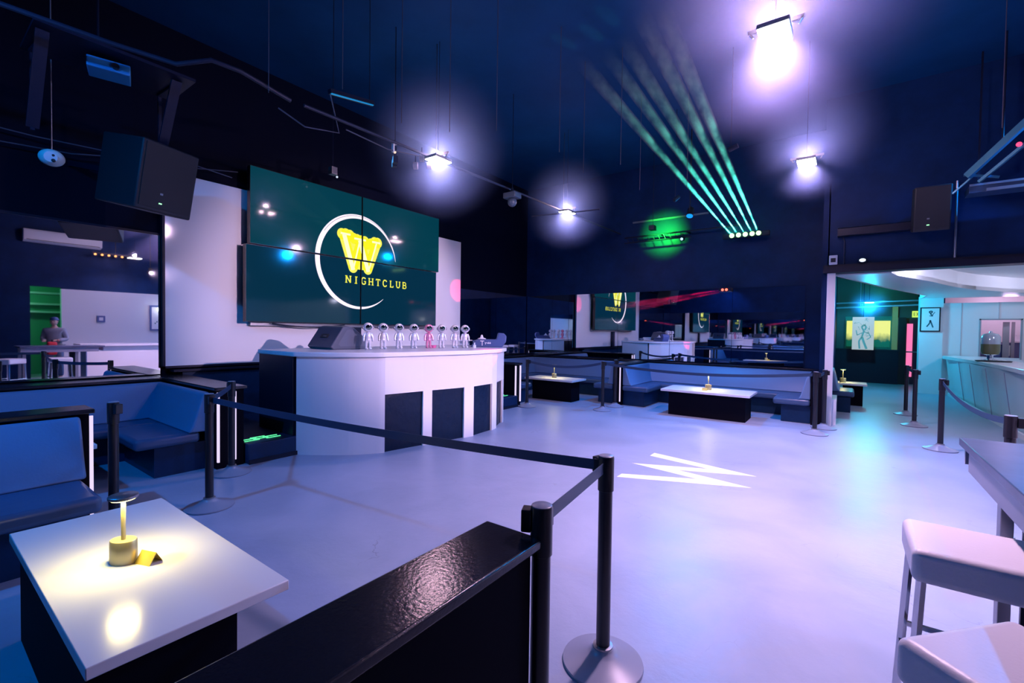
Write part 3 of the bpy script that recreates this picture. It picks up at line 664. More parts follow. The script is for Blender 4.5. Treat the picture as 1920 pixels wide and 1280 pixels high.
o = MB().lathe([(.03, 0), (.026, .05), (.012, .055), (.01, .09)], n=16).build('bottle', mat('clear_bottle', (.7, .75, .8), .1), None, (-5.06, 5.84, CT), smooth=True)
tag(o, 'tiny clear bottle between the last statuette and the blue case', 'bottle')

# projected green laser light on the stage edge, made as glowing dashes
t = thing('green_laser_dashes', 'rows of glowing dashes standing in for green laser light on the stage edge', 'laser light', (-5.62, 5, .231))
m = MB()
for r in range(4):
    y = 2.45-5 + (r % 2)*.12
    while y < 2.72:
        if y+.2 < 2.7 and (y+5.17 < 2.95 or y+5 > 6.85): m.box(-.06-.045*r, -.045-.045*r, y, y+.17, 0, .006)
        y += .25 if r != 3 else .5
m.build('laser_dash', GREEND, t)['kind'] = 'stuff'

# ================================================================ FLOOR MARK
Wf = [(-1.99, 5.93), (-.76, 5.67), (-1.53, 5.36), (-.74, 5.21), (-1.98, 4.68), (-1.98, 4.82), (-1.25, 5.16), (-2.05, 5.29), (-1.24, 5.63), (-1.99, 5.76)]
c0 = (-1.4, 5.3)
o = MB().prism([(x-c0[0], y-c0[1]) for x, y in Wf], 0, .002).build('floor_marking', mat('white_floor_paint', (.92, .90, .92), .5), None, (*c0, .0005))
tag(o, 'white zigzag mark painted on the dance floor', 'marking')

# ================================================================ HIGH TABLE AND STOOLS
t = thing('high_table', 'high grey bar table reaching in from the right picture edge', 'table', (.95, 2.7, 0))
MB().prism([(-.45, .64), (.35, .64), (.35, -.9), (-.45, -.9)], 1.01, 1.05).build('table_top', mat('table_laminate', (.07, .09, .16), .3, vary=.35, vscale=3), t, bevel=.004)
MB().prism_y([(-.43, 1.01), (-.41, 1.01), (-.41, .90), (-.43, .90)], -.88, .52).prism_x([(.60, 1.01), (.62, 1.01), (.62, .92), (.60, .92)], -.43, .33).build('apron', mat('apron_laminate', (.24, .26, .34), .3), t)
for (x, y) in ((-.38, .10), (.28, .10), (-.38, -.82), (.28, -.82)):
    MB().box(x-.02, x+.02, y-.03, y+.03, 0, 1.0).build('leg', GREYM, t, bevel=.003)
MB().box(-.33, .24, .08, .10, .25, .92).build('end_panel', DARK, t)
def stool(x, y, rz, label, sx=.42, sy=.40, ztop=.775):
    t = thing('bar_stool', label, 'stool', (x, y, 0), rz, 'white padded bar stools')
    MB().box(-sx/2, sx/2, -sy/2, sy/2, ztop-.125, ztop).build('seat', WVINYL, t, bevel=.028, seg=6)
    for a in (-1, 1):
        for b in (-1, 1):
            MB().bar((a*(sx/2-.03), b*(sy/2-.025), ztop-.12), (a*(sx/2+.0), b*(sy/2+.0), 0), .022, .022).build('leg', CHROME, t)
    for b in (-1, 1): MB().bar((-sx/2+.005, b*(sy/2-.005), .30), (sx/2-.005, b*(sy/2-.005), .30), .018, .018).build('foot_rail', CHROME, t)
    MB().bar((-sx/2+.01, -sy/2+.01, .22), (-sx/2+.01, sy/2-.01, .22), .018, .018).build('foot_rail', CHROME, t)
    return t
stool(.435, 2.475, 0, 'white padded stool tucked at the high table, its chrome legs visible')
stool(.42, 1.61, math.radians(48), 'white padded stool nearest the viewer at the bottom right corner', .42, .42, .775)
stool(.42, .72, 0, 'white padded stool seen only in the wall mirror')

# ================================================================ BAR BEYOND THE OPENING
t = thing('bar_counter', 'long white bar counter with sloping front beyond the opening', 'counter', (2.5, 13.2, 0))
bp = [(-.17, 3.65), (-.12, .0), (-.03, -2.2), (.0, -3.3)]
bt = [(-.42, 3.2), (-.25, .9), (-.2, -1.2), (-.22, -3.3)]
m = MB()
for i in range(3):
    (x0, y0), (x1, y1) = bp[i], bp[i+1]
    m.quad((x0, y0, 0), (x1, y1, 0), (x1-.12, y1, 1.0), (x0-.12, y0, 1.0))
m.quad((-.17, 3.65, 0), (-.29, 3.65, 1.0), (.4, 3.65, 1.0), (.4, 3.65, 0)).quad((0, -3.3, 0), (-.12, -3.3, 1.0), (.4, -3.3, 1.0), (.4, -3.3, 0)).box(.38, .4, -3.3, 3.65, 0, 1.0)
m.build('front_panel', LAM, t)
MB().prism(bt + [(.45, -3.3), (.45, 3.7), (-.3, 3.7)], 1.0, 1.08).build('counter_top', LAM, t, bevel=.01)
for y in (2.0, .8, -.6, -1.9):
    MB().bar((-.15-.012, y, .02), (-.26-.02, y+.02, .98), .01, .012).build('panel_joint', GREYM, t)
MB().box(-.24, -.2, -3.3, 3.6, 0.0, .08).build('kick_strip', WHITE, t)
def bottle(x, y, z, label, m, h=.28, r=.035, name='bottle', group='bottles and jars at the bar'):
    o = MB().lathe([(r, 0), (r, h*.55), (r*.45, h*.72), (r*.4, h)], n=14).build(name, m, None, (x, y, z), smooth=True); return tag(o, label, 'bottle', group)
GLS = mat('tinted_glass', (.5, .55, .6), .08, .2)
t = thing('drink_dispenser', 'glass drink dispenser with dark drink on the white bar', 'dispenser', (2.53, 14.0, 1.08))
MB().lathe([(.14, 0), (.14, .02), (.05, .05), (.05, .12), (.12, .14)], n=24).build('stand', CHROME, t, smooth=True)
MB().lathe([(.13, .14), (.15, .2), (.15, .34), (.15, .36)], n=24).build('drink', mat('dark_drink', (.16, .16, .08), .2), t, smooth=True)
MB().lathe([(.15, .36), (.15, .52), (.11, .58), (.03, .60), (.02, .64)], n=24).build('jar', GLS, t, smooth=True)
t = thing('serving_tray', 'dark round tray under the drink dispenser', 'tray', (2.5, 13.57, 1.08)); MB().lathe([(.26, 0), (.28, .02), (.26, .022)], n=32).build('tray', PLASTIC, t)
t = thing('back_counter', 'blue grey back counter seen through the serving hatch', 'counter', (3.3, 18.5, 0))
MB().box(-1, 1, -.3, .3, 0, 1.45).build('cabinet', mat('cabinet_blue', (.12, .16, .30), .4), t); MB().box(-1.02, 1.02, -.32, .3, 1.45, 1.5).build('counter_top', LAM, t)
MB().box(-.12, .02, -.25, .1, 1.5, 1.66).build('box', HOUSE, tag(thing('small_appliance', 'small white appliance on the shelf behind the hatch', 'appliance', (3.9, 18.5, 0))))
t = thing('cabinet_door', 'tall grey door leaf at the right of the hatch', 'door', (3.5, 17.5, 0)); MB().box(-.12, .0, -.02, .02, 0, 2.0).box(.04, .1, -.02, .02, 0, 2.0).build('door', GREYM, t)
bottle(3.02, 18.4, 1.5, 'dark low bottle lying on the shelf behind the hatch', PLASTIC, .12, .05)
bottle(2.72, 18.45, 1.5, 'small pale bottle on the shelf behind the hatch', HOUSE, .08, .1)
t = thing('bar_chair', 'dark chair back with white cover behind the hatch', 'chair', (3.35, 17.6, 0))
MB().box(-.16, .16, -.03, .03, 1.0, 1.42).build('backrest', BLUEP, t, bevel=.03); MB().box(-.03, .03, -.03, .03, 0, 1.0).build('post', GREYM, t); MB().box(.1, .2, -.05, -.03, 1.1, 1.38).build('cover', WHITE, t)

def picture(x, y, z, w, h, label, inner=None, frame=PLASTIC, axis='y', name='framed_picture', paper=WHITE):
    t = thing(name, label, 'picture', (x, y, z))
    if axis == 'y':
        MB().box(-w/2, w/2, -.03, 0, -h/2, h/2).build('frame', frame, t); MB().box(-w/2+.03, w/2-.03, -.034, -.03, -h/2+.03, h/2-.03).build('paper', paper, t)
    else:
        MB().box(-.03, 0, -w/2, w/2, -h/2, h/2).build('frame', frame, t); MB().box(-.034, -.03, -w/2+.05, w/2-.05, -h/2+.05, h/2-.05).build('paper', paper, t)
    return t
t = picture(1.875, 16.94, 2.055, .42, .67, 'black framed picture of a walking figure on the white wall end')
ink = mat('ink', (.03, .12, .15), .6); m = MB(); Y = -.036
def ply(m, pts, wd, Y=Y):
    for i in range(len(pts)-1):
        a = Vector((pts[i][0], 0, pts[i][1])); b = Vector((pts[i+1][0], 0, pts[i+1][1])); d = (b-a).normalized(); n = Vector((-d.z, 0, d.x))*wd/2
        m.add([(p.x, Y, p.z) for p in (a+n, a-n, b-n, b+n)], [(0, 1, 2, 3)])
ply(m, [(.0, .17), (-.03, .21), (.02, .235), (.04, .2), (.0, .17), (.02, .12), (.05, .1)], .03); ply(m, [(.04, .12), (.09, .2)], .016); ply(m, [(-.02, .1), (.05, .09)], .02)
ply(m, [(.0, -.02), (-.01, -.1), (-.07, -.2)], .03); ply(m, [(.0, -.02), (.03, -.12), (.06, -.22)], .03)
m.build('figure', ink, t)
t = thing('poster', 'white poster with a sketchy grey green figure in the corridor', 'poster', (.46, 18.6, 1.66)); 
MB().box(-.28, .28, -.01, .01, -.53, .53).build('sheet', emat('glowing_paper', (.50, .62, .68), .75), t)  # sheet and drawing glow by emission so the poster looks lit
m = MB(); random.seed(3)
ply(m, [(-.08, -.5), (-.1, -.25), (-.02, -.1), (.02, .08), (-.04, .2), (.03, .28), (.08, .2), (.04, .1)], .045, -.012); ply(m, [(.1, -.5), (.03, -.3), (-.02, -.12)], .06, -.012); ply(m, [(.02, .05), (.15, .0), (.2, -.12), (.1, -.2)], .025, -.012); ply(m, [(-.02, .02), (-.15, -.06), (-.18, .1)], .025, -.012)
for k in range(14):
    x, z = random.uniform(-.2, .2), random.uniform(-.1, .45); ply(m, [(x, z), (x+random.uniform(-.1, .1), z+random.uniform(-.08, .08)), (x+random.uniform(-.1, .1), z+random.uniform(-.1, .1))], .01, -.012)
m.build('drawing', mat('glowing_green_ink', (.15, .32, .30), .6, emit=(.1, .25, .22), es=.5), t)
MB().box(-.01, .01, -.006, .006, .53, 1.9).build('hanging_bar', DARK, t)
# far wall of the corridor: lit windows over a dark dado
struct('trim_corridor_dado', MB().box(-.3, 1.42, 19.5, 20, 0, 1.12).box(-.3, 1.45, 19.45, 20, 1.08, 1.13), DARK, 'dark low wall and green shelf under the lit corridor windows', 'trim')
def window_yellow(x0, x1, label, n):
    t = MB().box(x0-.04, x1+.04, 19.93, 19.99, 1.15, 2.25).box(x0-.04, x1+.04, 19.90, 19.95, 1.12, 1.15).build('window_%d' % n, mat('green_frame', (.03, .22, .16), .4)); tag(t, label, 'window', kind='structure')
    m = bpy.data.materials.new('lit_window_%d' % n); m.use_nodes = True; nt = m.node_tree; b = nt.nodes['Principled BSDF']
    tc = nt.nodes.new('ShaderNodeTexCoord'); sp = nt.nodes.new('ShaderNodeSeparateXYZ'); no = nt.nodes.new('ShaderNodeTexNoise'); no.inputs['Scale'].default_value = 3
    ad = nt.nodes.new('ShaderNodeMath'); ad.operation = 'MULTIPLY_ADD'; ad.inputs[1].default_value = .35
    cr = nt.nodes.new('ShaderNodeValToRGB'); e = cr.color_ramp.elements; e[0].position = .30; e[0].color = (0, .10, .06, 1); e[1].position = .55; e[1].color = (.85, .88, .22, 1)
    nt.links.new(tc.outputs['Generated'], sp.inputs[0]); nt.links.new(tc.outputs['Generated'], no.inputs['Vector'])
    nt.links.new(no.outputs['Fac'], ad.inputs[0]); nt.links.new(sp.outputs['Z'], ad.inputs[2])
    sb = nt.nodes.new('ShaderNodeMath'); sb.operation = 'SUBTRACT'; sb.inputs[1].default_value = .12; nt.links.new(ad.outputs[0], sb.inputs[0]); nt.links.new(sb.outputs[0], cr.inputs[0])
    nt.links.new(cr.outputs[0], b.inputs['Emission Color']); b.inputs['Emission Strength'].default_value = 1.0; b.inputs['Base Color'].default_value = (.05, .05, .05, 1)
    MB().box(x0, x1, 19.90, 19.93, 1.2, 2.1).build('pane', m, t)
window_yellow(.03, .62, 'lit yellow green window left of the hanging poster', 2)
window_yellow(.66, 1.22, 'lit yellow green window right of the hanging poster', 3)
struct('trim_corridor_column', MB().box(1.26, 1.40, 19.8, 20, 1.1, 2.6), mat('glowing_olive_trim', (.25, .32, .16), .4, emit=(.2, .3, .1), es=.25), 'pale column right of the lit windows', 'trim')  # faint emission put into the column so it looks lit
struct('trim_corridor_black_panel', MB().box(1.40, 1.60, 19.6, 20, 0, 2.2), BEZ, 'black panel beside the corridor door', 'trim')
d = MB().box(1.62, 2.12, 19.9, 19.97, 0, 2.15).build('door_1', mat('door_dark_red', (.10, .02, .05), .3)); tag(d, 'dark corridor door with a pink lit glass strip', 'door', kind='structure')
MB().box(1.64, 1.79, 19.88, 19.9, .25, 2.0).build('glass_strip', emat('pink_light', (1.0, .20, .48), 1.0), d)
MB().box(1.60, 2.12, 19.86, 19.89, 1.05, 1.09).build('push_bar', GREYM, d)
t = thing('exit_sign', 'glowing yellow green exit sign above the corridor door', 'sign', (1.84, 19.0, 2.28))
MB().box(-.16, .16, -.03, .03, -.1, .1).build('housing', emat('exit_glow', (.62, .9, .12), 1.0), t)
m = MB()
for i, ch in enumerate('EXIT'):
    x = -.12+i*.062
    if ch == 'E': ply(m, [(x, -.05), (x, .05)], .012, -.032); [ply(m, [(x, z), (x+.035, z)], .012, -.032) for z in (-.045, 0, .045)]
    if ch == 'X': ply(m, [(x, -.05), (x+.04, .05)], .012, -.032); ply(m, [(x+.04, -.05), (x, .05)], .012, -.032)
    if ch == 'I': ply(m, [(x+.02, -.05), (x+.02, .05)], .012, -.032)
    if ch == 'T': ply(m, [(x+.02, -.05), (x+.02, .05)], .012, -.032); ply(m, [(x, .045), (x+.04, .045)], .012, -.032)
m.build('exit_lettering', mat('exit_ink', (.05, .2, .05), .5), t)
MB().box(-.02, .02, -.02, .02, .1, 1.32).build('hanging_bar', DARK, t)
# pipes and cyan lamp under the corridor ceiling
for (a, b, lb) in (((-.25, 17.5, 2.44), (2.12, 17.35, 2.50), 'lower shiny pipe crossing the corridor'), ((-.25, 17.8, 2.60), (2.12, 17.6, 2.64), 'upper thin pipe crossing the corridor')):
    o = MB().tube([a, b], .03, 10).tube([(a[0]+.6, a[1]-.05, a[2]), (a[0]+.6, a[1]-.05, 3.59)], .01, 6).build('pipe', GREYM, smooth=True); tag(o, lb, 'pipe')
t = thing('corridor_lamp', 'bright cyan lamp under the corridor ceiling', 'light', (.52, 16.2, 2.50), 0)
MB().box(-.12, .12, -.08, .08, .02, .06).build('housing', GREYM, t); MB().box(-.1, .1, -.06, .06, .0, .02).build('lens', emat('cyan_lens', (.4, .95, 1), 8), t); MB().tube([(0, 0, .06), (0, 0, 1.1)], .006, 6).build('hanging_wire', DARK, t)
lamp('cyan_beam', 'POINT', (0, 0, -.12), (0.02, .60, 1.0), 190, t, shadow_soft_size=.12)
haze_ball(.52, 16.2, 2.50, .55, 'cyan haze round the corridor lamp', HZ)
t = thing('corridor_lamp', 'lamp in the far upper part of the corridor', 'light', (.9, 18.7, 3.2), 0); MB().box(-.2, .2, -.1, .1, 0, .06).build('housing', HOUSE, t); MB().tube([(0, 0, .06), (0, 0, .4)], .006, 6).build('hanging_wire', DARK, t)
lamp('green_beam', 'POINT', (0, 0, -.1), (.05, 1, .45), 14, t, shadow_soft_size=.1)
lamp('hatch_room_fill', 'POINT', (3.6, 18.0, 2.6), (1, .62, 1), 40, shadow_soft_size=.15)  # unseen lamp added to brighten the room behind the hatch
# lamps added under the canopy to brighten the bar
for (x, y, lb) in ((1.15, 10.6, 'round lamp added in the canopy near the opening'), (3.6, 11.6, 'round lamp added over the right end of the bar'), (3.9, 14.4, 'round lamp added over the middle of the bar')):
    z = 2.64 if x < 1.2 and False else 2.98
    t = thing('added_bar_lamp', lb, 'light', (x, y, z-.015), 0, 'lamps added over the bar'); MB().lathe([(.07, 0), (.09, .002), (.09, .015)], n=24).build('ring', HOUSE, t); MB().lathe([(.065, -.002), (.065, .0)], n=24).build('lens', emat('down_lens', (.8, .9, 1), 5), t)
    lamp('added_bar_light', 'POINT', (0, 0, -.08), (.74, .72, 1.0), 52, t, shadow_soft_size=.08)
# corridor booth corner
bench('dark bench end of the booth behind the white post', [(-.24, .18, 11.6, 12.5)], [('x', -.24, -.06, 11.5, 12.6, .86)], [(-.24, .12, 11.6, 12.5)])
low_table(-.12, .42, 12.75, 13.35, 'low white table in the corridor booth with a glowing lamp', .1)
table_lamp(-.02, 13.0, .5, 'gold cordless lamp on the low corridor table', 3)

# ================================================================ WHAT THE LEFT MIRROR SHOWS
t = thing('service_counter', 'white service counter with a grey top by the right wall, seen in the mirror', 'counter', (1.95, 4.6, 0))
MB().box(-.30, .35, -1.4, 1.3, 0, 1.0).build('cabinet', LAM, t); MB().box(-.40, .42, -1.55, 1.35, 1.0, 1.06).build('counter_top', LAM, t, bevel=.006); MB().box(-.31, .33, -1.42, -1.40, 0, 1.0).build('end_panel', mat('blue_end', (.12, .22, .42), .4), t)
t = picture(3.82, 5.45, 1.85, .5, .85, 'dark framed picture glowing on the right wall, seen in the mirror', frame=BLUEP, axis='x')
for k in range(5): MB().box(-.036, -.034, -.12+k*.05, -.09+k*.05, -.2+.05*(k % 3), -.15+.05*(k % 3)).build('print', ink, t)
lamp('picture_light', 'POINT', (-.25, 0, .3), (.95, .95, 1), 2.5, t, shadow_soft_size=.1)
t = thing('wall_sign', 'small dark square sign on the white right wall, seen in the mirror', 'sign', (3.82, 3.95, 1.78)); MB().box(-.02, 0, -.1, .1, -.1, .1).build('plate', BLUEP, t); MB().box(-.022, -.02, -.05, .05, -.05, .05).build('centre', WHITE, t)
for (y, z, lb, L) in ((3.1, 3.95, 'white wall air conditioner high on the right wall, seen in the left mirror', 1.7), (7.4, 3.3, 'white wall air conditioner above the white panelling, seen in the back mirror', 1.2)):
    t = thing('air_conditioner', lb, 'air conditioner', (3.72, y, z)); MB().prism_y([(.1, 0), (-.12, .04), (-.14, .3), (-.1, .36), (.1, .36)], -L/2, L/2).build('housing', HOUSE, t, bevel=.012); MB().box(-.135, -.12, -L/2+.06, L/2-.06, .05, .065).build('air_slot', PLASTIC, t)
t = thing('orange_lamp_bar', 'row of seven small orange lamps under the ceiling on the right, seen in the mirror', 'light bar', (3.3, 4.2, 3.75))
MB().box(-.02, .02, -.55, .55, .03, .07).build('bar', DARK, t); MB().box(-.01, .01, -.01, .01, .07, CH-3.75).build('hanging_rod', DARK, t)
for k in range(7): MB().ball((0, -.48+k*.16, 0), .032, 10, 8).build('lamp_bulb', emat('orange_bulb', (1, .35, .1), 3), t, smooth=True)
t = thing('stacked_glasses', 'cluster of glasses on the service counter, seen in the mirror', 'glasses', (1.95, 5.1, 1.06)); 
for k in range(6): MB().lathe([(.02, 0), (.03, .09)], n=10).build('glass', GLS, t, (-.1+.06*(k % 2), -.15+.06*k, 0))
# shelves of the side room
for k, z in enumerate((1.95, 2.2, 2.55)):
    t = thing('wall_shelf', ['lowest', 'middle', 'topmost'][k]+' white shelf in the green side room, seen in the mirror', 'shelf', (5.4, 3.0, z)); MB().box(-.1, .2, -.6, .9, 0, .06).build('board', WHITE, t); MB().box(.1, .2, -.55, -.5, -.1, 0).build('bracket', GREYM, t)

# person by the doorway (skin modifier body)
t = thing('person', 'person in a dark cap, grey jacket and jeans by the doorway, seen in the mirror', 'person', (3.05, 2.78, 0), math.radians(115))
def skin(name, verts, edges, rad, m, parent, root=0, sub=2):
    me = bpy.data.meshes.new(name); me.from_pydata(verts, edges, []); o = bpy.data.objects.new(name, me); COL.objects.link(o); o.parent = parent
    me.materials.append(m); s = o.modifiers.new('skin', 'SKIN'); s.use_smooth_shade = True
    for i, r in enumerate(rad):
        sv = me.skin_vertices[0].data[i]; sv.radius = r if isinstance(r, tuple) else (r, r); sv.use_root = (i == root)
    u = o.modifiers.new('sub', 'SUBSURF'); u.levels = sub; u.render_levels = sub; return o
SKIN = mat('skin', (.55, .36, .28), .5); JACK = mat('grey_jacket', (.26, .29, .36), .8); JEAN = mat('blue_jeans', (.10, .16, .28), .85)
bv = [(0, 0, .98), (0, 0, 1.12), (0, .01, 1.30), (0, 0, 1.44), (0, .01, 1.52), (0, .02, 1.60),
      (-.10, 0, .92), (-.11, .01, .50), (-.11, -.01, .09), (-.11, .13, .035), (.10, 0, .92), (.12, .03, .50), (.12, -.02, .09), (.13, .12, .035),
      (-.18, 0, 1.42), (-.25, -.02, 1.16), (-.15, .22, 1.12), (.18, 0, 1.42), (.25, -.02, 1.16), (.13, .24, 1.14)]
be = [(0, 1), (1, 2), (2, 3), (3, 4), (4, 5), (0, 6), (6, 7), (7, 8), (8, 9), (0, 10), (10, 11), (11, 12), (12, 13), (3, 14), (14, 15), (15, 16), (3, 17), (17, 18), (18, 19)]
br = [(.15, .11), (.14, .10), (.17, .12), (.11, .08), .055, .06, .09, .062, .045, .035, .09, .062, .045, .035, .065, .05, .034, .065, .05, .034]
skin('body', bv, be, br, SKIN, t)
jv = bv[:4]+[(0, .01, 1.50), (-.18, 0, 1.42), (-.25, -.02, 1.16), (-.16, .20, 1.12), (.18, 0, 1.42), (.25, -.02, 1.16), (.14, .22, 1.14)]
skin('jacket', jv, [(0, 1), (1, 2), (2, 3), (3, 4), (3, 5), (5, 6), (6, 7), (3, 8), (8, 9), (9, 10)], [(.175, .13), (.175, .13), (.20, .15), (.14, .10), .07, .09, .07, .055, .09, .07, .055], JACK, t)
skin('jeans', [(0, 0, .98)]+[bv[i] for i in (6, 7, 8, 10, 11, 12)], [(0, 1), (1, 2), (2, 3), (0, 4), (4, 5), (5, 6)], [(.17, .125), .105, .08, .07, .105, .08, .07], JEAN, t)
h = MB().ball((0, .03, 1.67), (.078, .098, .115), 20, 14).ball((0, .13, 1.66), (.014, .02, .02), 8, 6).ball((-.08, .03, 1.66), (.012, .022, .03), 8, 6).ball((.08, .03, 1.66), (.012, .022, .03), 8, 6).build('head', SKIN, t, smooth=True)
for s in (-1, 1): MB().ball((s*.03, .118, 1.68), .011, 8, 6).build('eye', PLASTIC, h, smooth=True)
MB().ball((0, .115, 1.615), (.025, .01, .007), 8, 6).build('mouth', mat('lips', (.45, .2, .2), .5), h, smooth=True)
MB().ball((0, .02, 1.69), (.084, .10, .105), 20, 12).build('hair', mat('dark_hair', (.02, .015, .012), .7), t, (0, -.012, 0), smooth=True)
MB().lathe([(.092, 0), (.094, .03), (.07, .075), (.02, .095)], (0, .02, 1.71), 24, sy=1.12).prism([(-.07, -.05), (.07, -.05), (.05, -.19), (-.05, -.19)], 1.71, 1.72).build('cap', BLUEP, t, smooth=True)
for s, (x, y, z) in ((-1, (-.15, .235, 1.12)), (1, (.13, .255, 1.14))):
    hv = [(x, y, z), (x-s*.02, y+.05, z)]; he = [(0, 1)]; hr = [.026, (.034, .018)]
    for k in range(4):
        bx_ = x-s*.02+(-.024+.016*k); L_ = (.06, .07, .066, .052)[k]
        i0 = len(hv); hv += [(bx_, y+.07, z), (bx_-s*.004, y+.07+L_*.5, z-.008), (bx_-s*.012, y+.07+L_*.75, z-.03)]; he += [(1, i0), (i0, i0+1), (i0+1, i0+2)]; hr += [.010, .009, .008]
    i0 = len(hv); hv += [(x-s*.05, y+.03, z+.01), (x-s*.065, y+.065, z+.015)]; he += [(0, i0), (i0, i0+1)]; hr += [.012, .009]
    skin('hand', hv, he, hr, SKIN, t, 0, 1)
skin('shoe', [(-.11, -.03, .05), (-.11, .16, .04)], [(0, 1)], [.05, .042], WHITE, t, 0, 1); skin('shoe', [(.12, -.03, .05), (.13, .16, .04)], [(0, 1)], [.05, .042], WHITE, t, 0, 1)
b = thing('red_bag', 'bright red bag held by the person, seen in the mirror', 'bag', (3.05-.30, 2.78-.10, .95)); MB().box(-.09, .09, -.1, .1, -.22, .15).build('bag', mat('red_fabric', (.8, .04, .06), .6), b, bevel=.05, seg=4); MB().tube([(-.05, 0, .13), (-.05, 0, .2), (.05, 0, .2), (.05, 0, .13)], .008, 6).build('strap', PLASTIC, b)

# ================================================================ RIGGING UNDER THE CEILING
pl = [(-5.52, .2, 4.12), (-5.40, 1.2, 4.12), (-5.15, 1.62, 4.05), (-4.98, 1.85, 4.14), (-4.95, 2.1, 4.14), (-4.93, 2.6, 4.05)]
o = MB().tube([(-5.9, -1.3, 4.12)]+pl, .022, 8).build('conduit', PIPE, smooth=True); tag(o, 'bent conduit at the top left running towards the stage lights', 'pipe')
o = MB().tube([(-4.93, 2.75, 4.06), (-4.72, 11.1, 4.10)], .02, 8).tube([(-4.85, 4.7, 4.06), (-4.85, 4.7, CH)], .006, 5).tube([(-4.8, 8.3, 4.06), (-4.8, 8.3, CH)], .006, 5).build('lighting_pipe', PIPE, smooth=True); tag(o, 'long straight lighting pipe passing both left floodlights to the back wall', 'pipe')
o = MB().tube([(-5.35, 7.95, 3.98), (-4.0, 8.35, 4.02)], .015, 6).build('cross_bar', PIPE); tag(o, 'short cross bar at the far left floodlight', 'pipe')
t = thing('led_batten', 'thin blue lit batten hanging beside the lighting pipe', 'light bar', (-4.9, 3.34, 4.38)); MB().bar((0, -.30, -.05), (0, .30, .05), .06, .05).build('housing', DARK, t); MB().bar((.02, -.29, -.078), (.02, .29, .022), .02, .012).build('light_strip', emat('blue_strip', (0, .30, .75), .7), t)
MB().tube([(0, -.25, 0), (0, -.25, CH-4.38)], .005, 5).tube([(0, .25, 0), (0, .25, CH-4.38)], .005, 5).build('hanging_wire', DARK, t)
# speaker cabinets
def speaker(loc, rz, tilt, size, label, arm=.25):
    t = thing('pa_speaker', label, 'speaker', loc, rz); R = Matrix.Rotation(tilt, 3, 'X'); w_, d_, h_ = size
    b = MB().obox((0, 0, 0), (w_, d_, h_), R).build('cabinet', PLASTIC, t, bevel=.02)
    MB().obox(R @ Vector((0, d_/2+.005, .01)), (w_*.9, .01, h_*.9), R).build('grille', mat('grille', (.012, .012, .016), .7), t)
    MB().obox(R @ Vector((w_*.1, d_/2+.012, -h_*.36)), (.03, .004, .012), R).build('led', emat('led_green', (.3, 1, .4), 2.5), t)
    MB().obox(R @ Vector((w_*.1, d_/2+.012, -h_*.22)), (.03, .004, .02), R).build('badge', GREYM, t)
    MB().bar(tuple(R @ Vector((0, -d_/2, 0))), tuple(R @ Vector((0, -d_/2-arm, .0))), .06, .06).build('bracket', DARK, t)
    return t
speaker((-6.42, 1.75, 3.26), math.radians(-70), math.radians(-12), (.62, .62, .74), 'large black loudspeaker hung above the left mirror corner', 1.0)
speaker((1.0, 9.35, 3.52), PI, math.radians(-10), (.42, .34, .66), 'dark loudspeaker on the wall above the bar opening')
o = MB().tube([(-.05, 9.72, 2.8), (-.05, 9.72, 3.2), (-.10, 9.72, 3.35)], .012, 6).build('wall_cable', PIPE); tag(o, 'cable rising from the small box above the white post', 'cable')
t = thing('motion_sensor', 'small white box on the beam above the white post', 'sensor', (-.20, 9.64, 2.86)); MB().box(-.06, .06, -.03, .02, -.06, .10).build('housing', HOUSE, t, bevel=.01); MB().box(-.035, .035, -.034, -.03, -.02, .05).build('dark_window', PLASTIC, t)
t = thing('emergency_light', 'small lit spotlight sitting on the beam beside the white box', 'light', (.20, 9.62, 2.84)); MB().ball((0, 0, 0), (.07, .05, .045), 14, 10).build('housing', DARK, t, smooth=True); MB().ball((.0, -.04, .0), (.045, .02, .03), 12, 8).build('lens', emat('cool_lens', (.8, .9, 1), 1.2), t, smooth=True)
t = thing('wall_box', 'dark flat projecting box on the wall above the white box', 'box', (.35, 9.60, 3.28)); MB().prism_x([(0, 0), (.14, 0), (.14, .16), (0, .12)], -.5, .7).build('housing', DARK, t)
o = MB().tube([(1.33, 9.70, 3.98), (1.33, 9.70, 2.80)], .015, 8).build('wall_conduit', GREYM); tag(o, 'vertical conduit right of the wall loudspeaker', 'pipe')
# ductwork upper right
t = thing('ceiling_truss', 'blue grey truss with coloured lamps at the upper right edge', 'truss', (1.75, 8.9, 4.1))
MB().bar((-.42, .1, -.25), (.25, -.5, .45), .05, .09).bar((-.30, .1, -.35), (.4, -.5, .3), .03, .04).bar((-.45, .12, -.22), (-.1, .1, -.32), .03, .03).bar((-.55, .2, -.45), (-.35, .1, -.25), .02, .02).build('beam', mat('blue_steel', (.03, .16, .24), .35, .4), t)
MB().tube([(-.1, 0, .1), (-.1, 0, CH-4.1)], .012, 6).build('hanging_rod', DARK, t)
for (p, c, r_) in (((.03, -.30, .20), (1, .45, .2), .022), ((.0, -.26, -.02), (1, .05, .15), .03), ((.22, -.35, .05), (.8, .9, .2), .02), ((.14, -.36, .34), (.3, .7, 1), .03)):
    MB().ball(p, r_, 10, 8).build('lamp_bulb', emat('truss_bulb', c, 2), t, smooth=True)
t = thing('ceiling_duct', 'flat duct running along the wall at the right edge', 'duct', (2.0, 9.35, 3.70)); MB().box(-.62, 1.6, -.2, .1, -.06, .04).build('duct', mat('duct_blue', (.03, .07, .14), .35), t); MB().box(-.62, 1.6, -.22, -.2, .03, .06).box(-.45, 1.6, -.23, -.2, -.06, -.02).build('flange', GREYM, t); MB().bar((-.5, 0, .04), (-.5, 0, 2.0), .02, .02).build('hanging_rod', DARK, t)
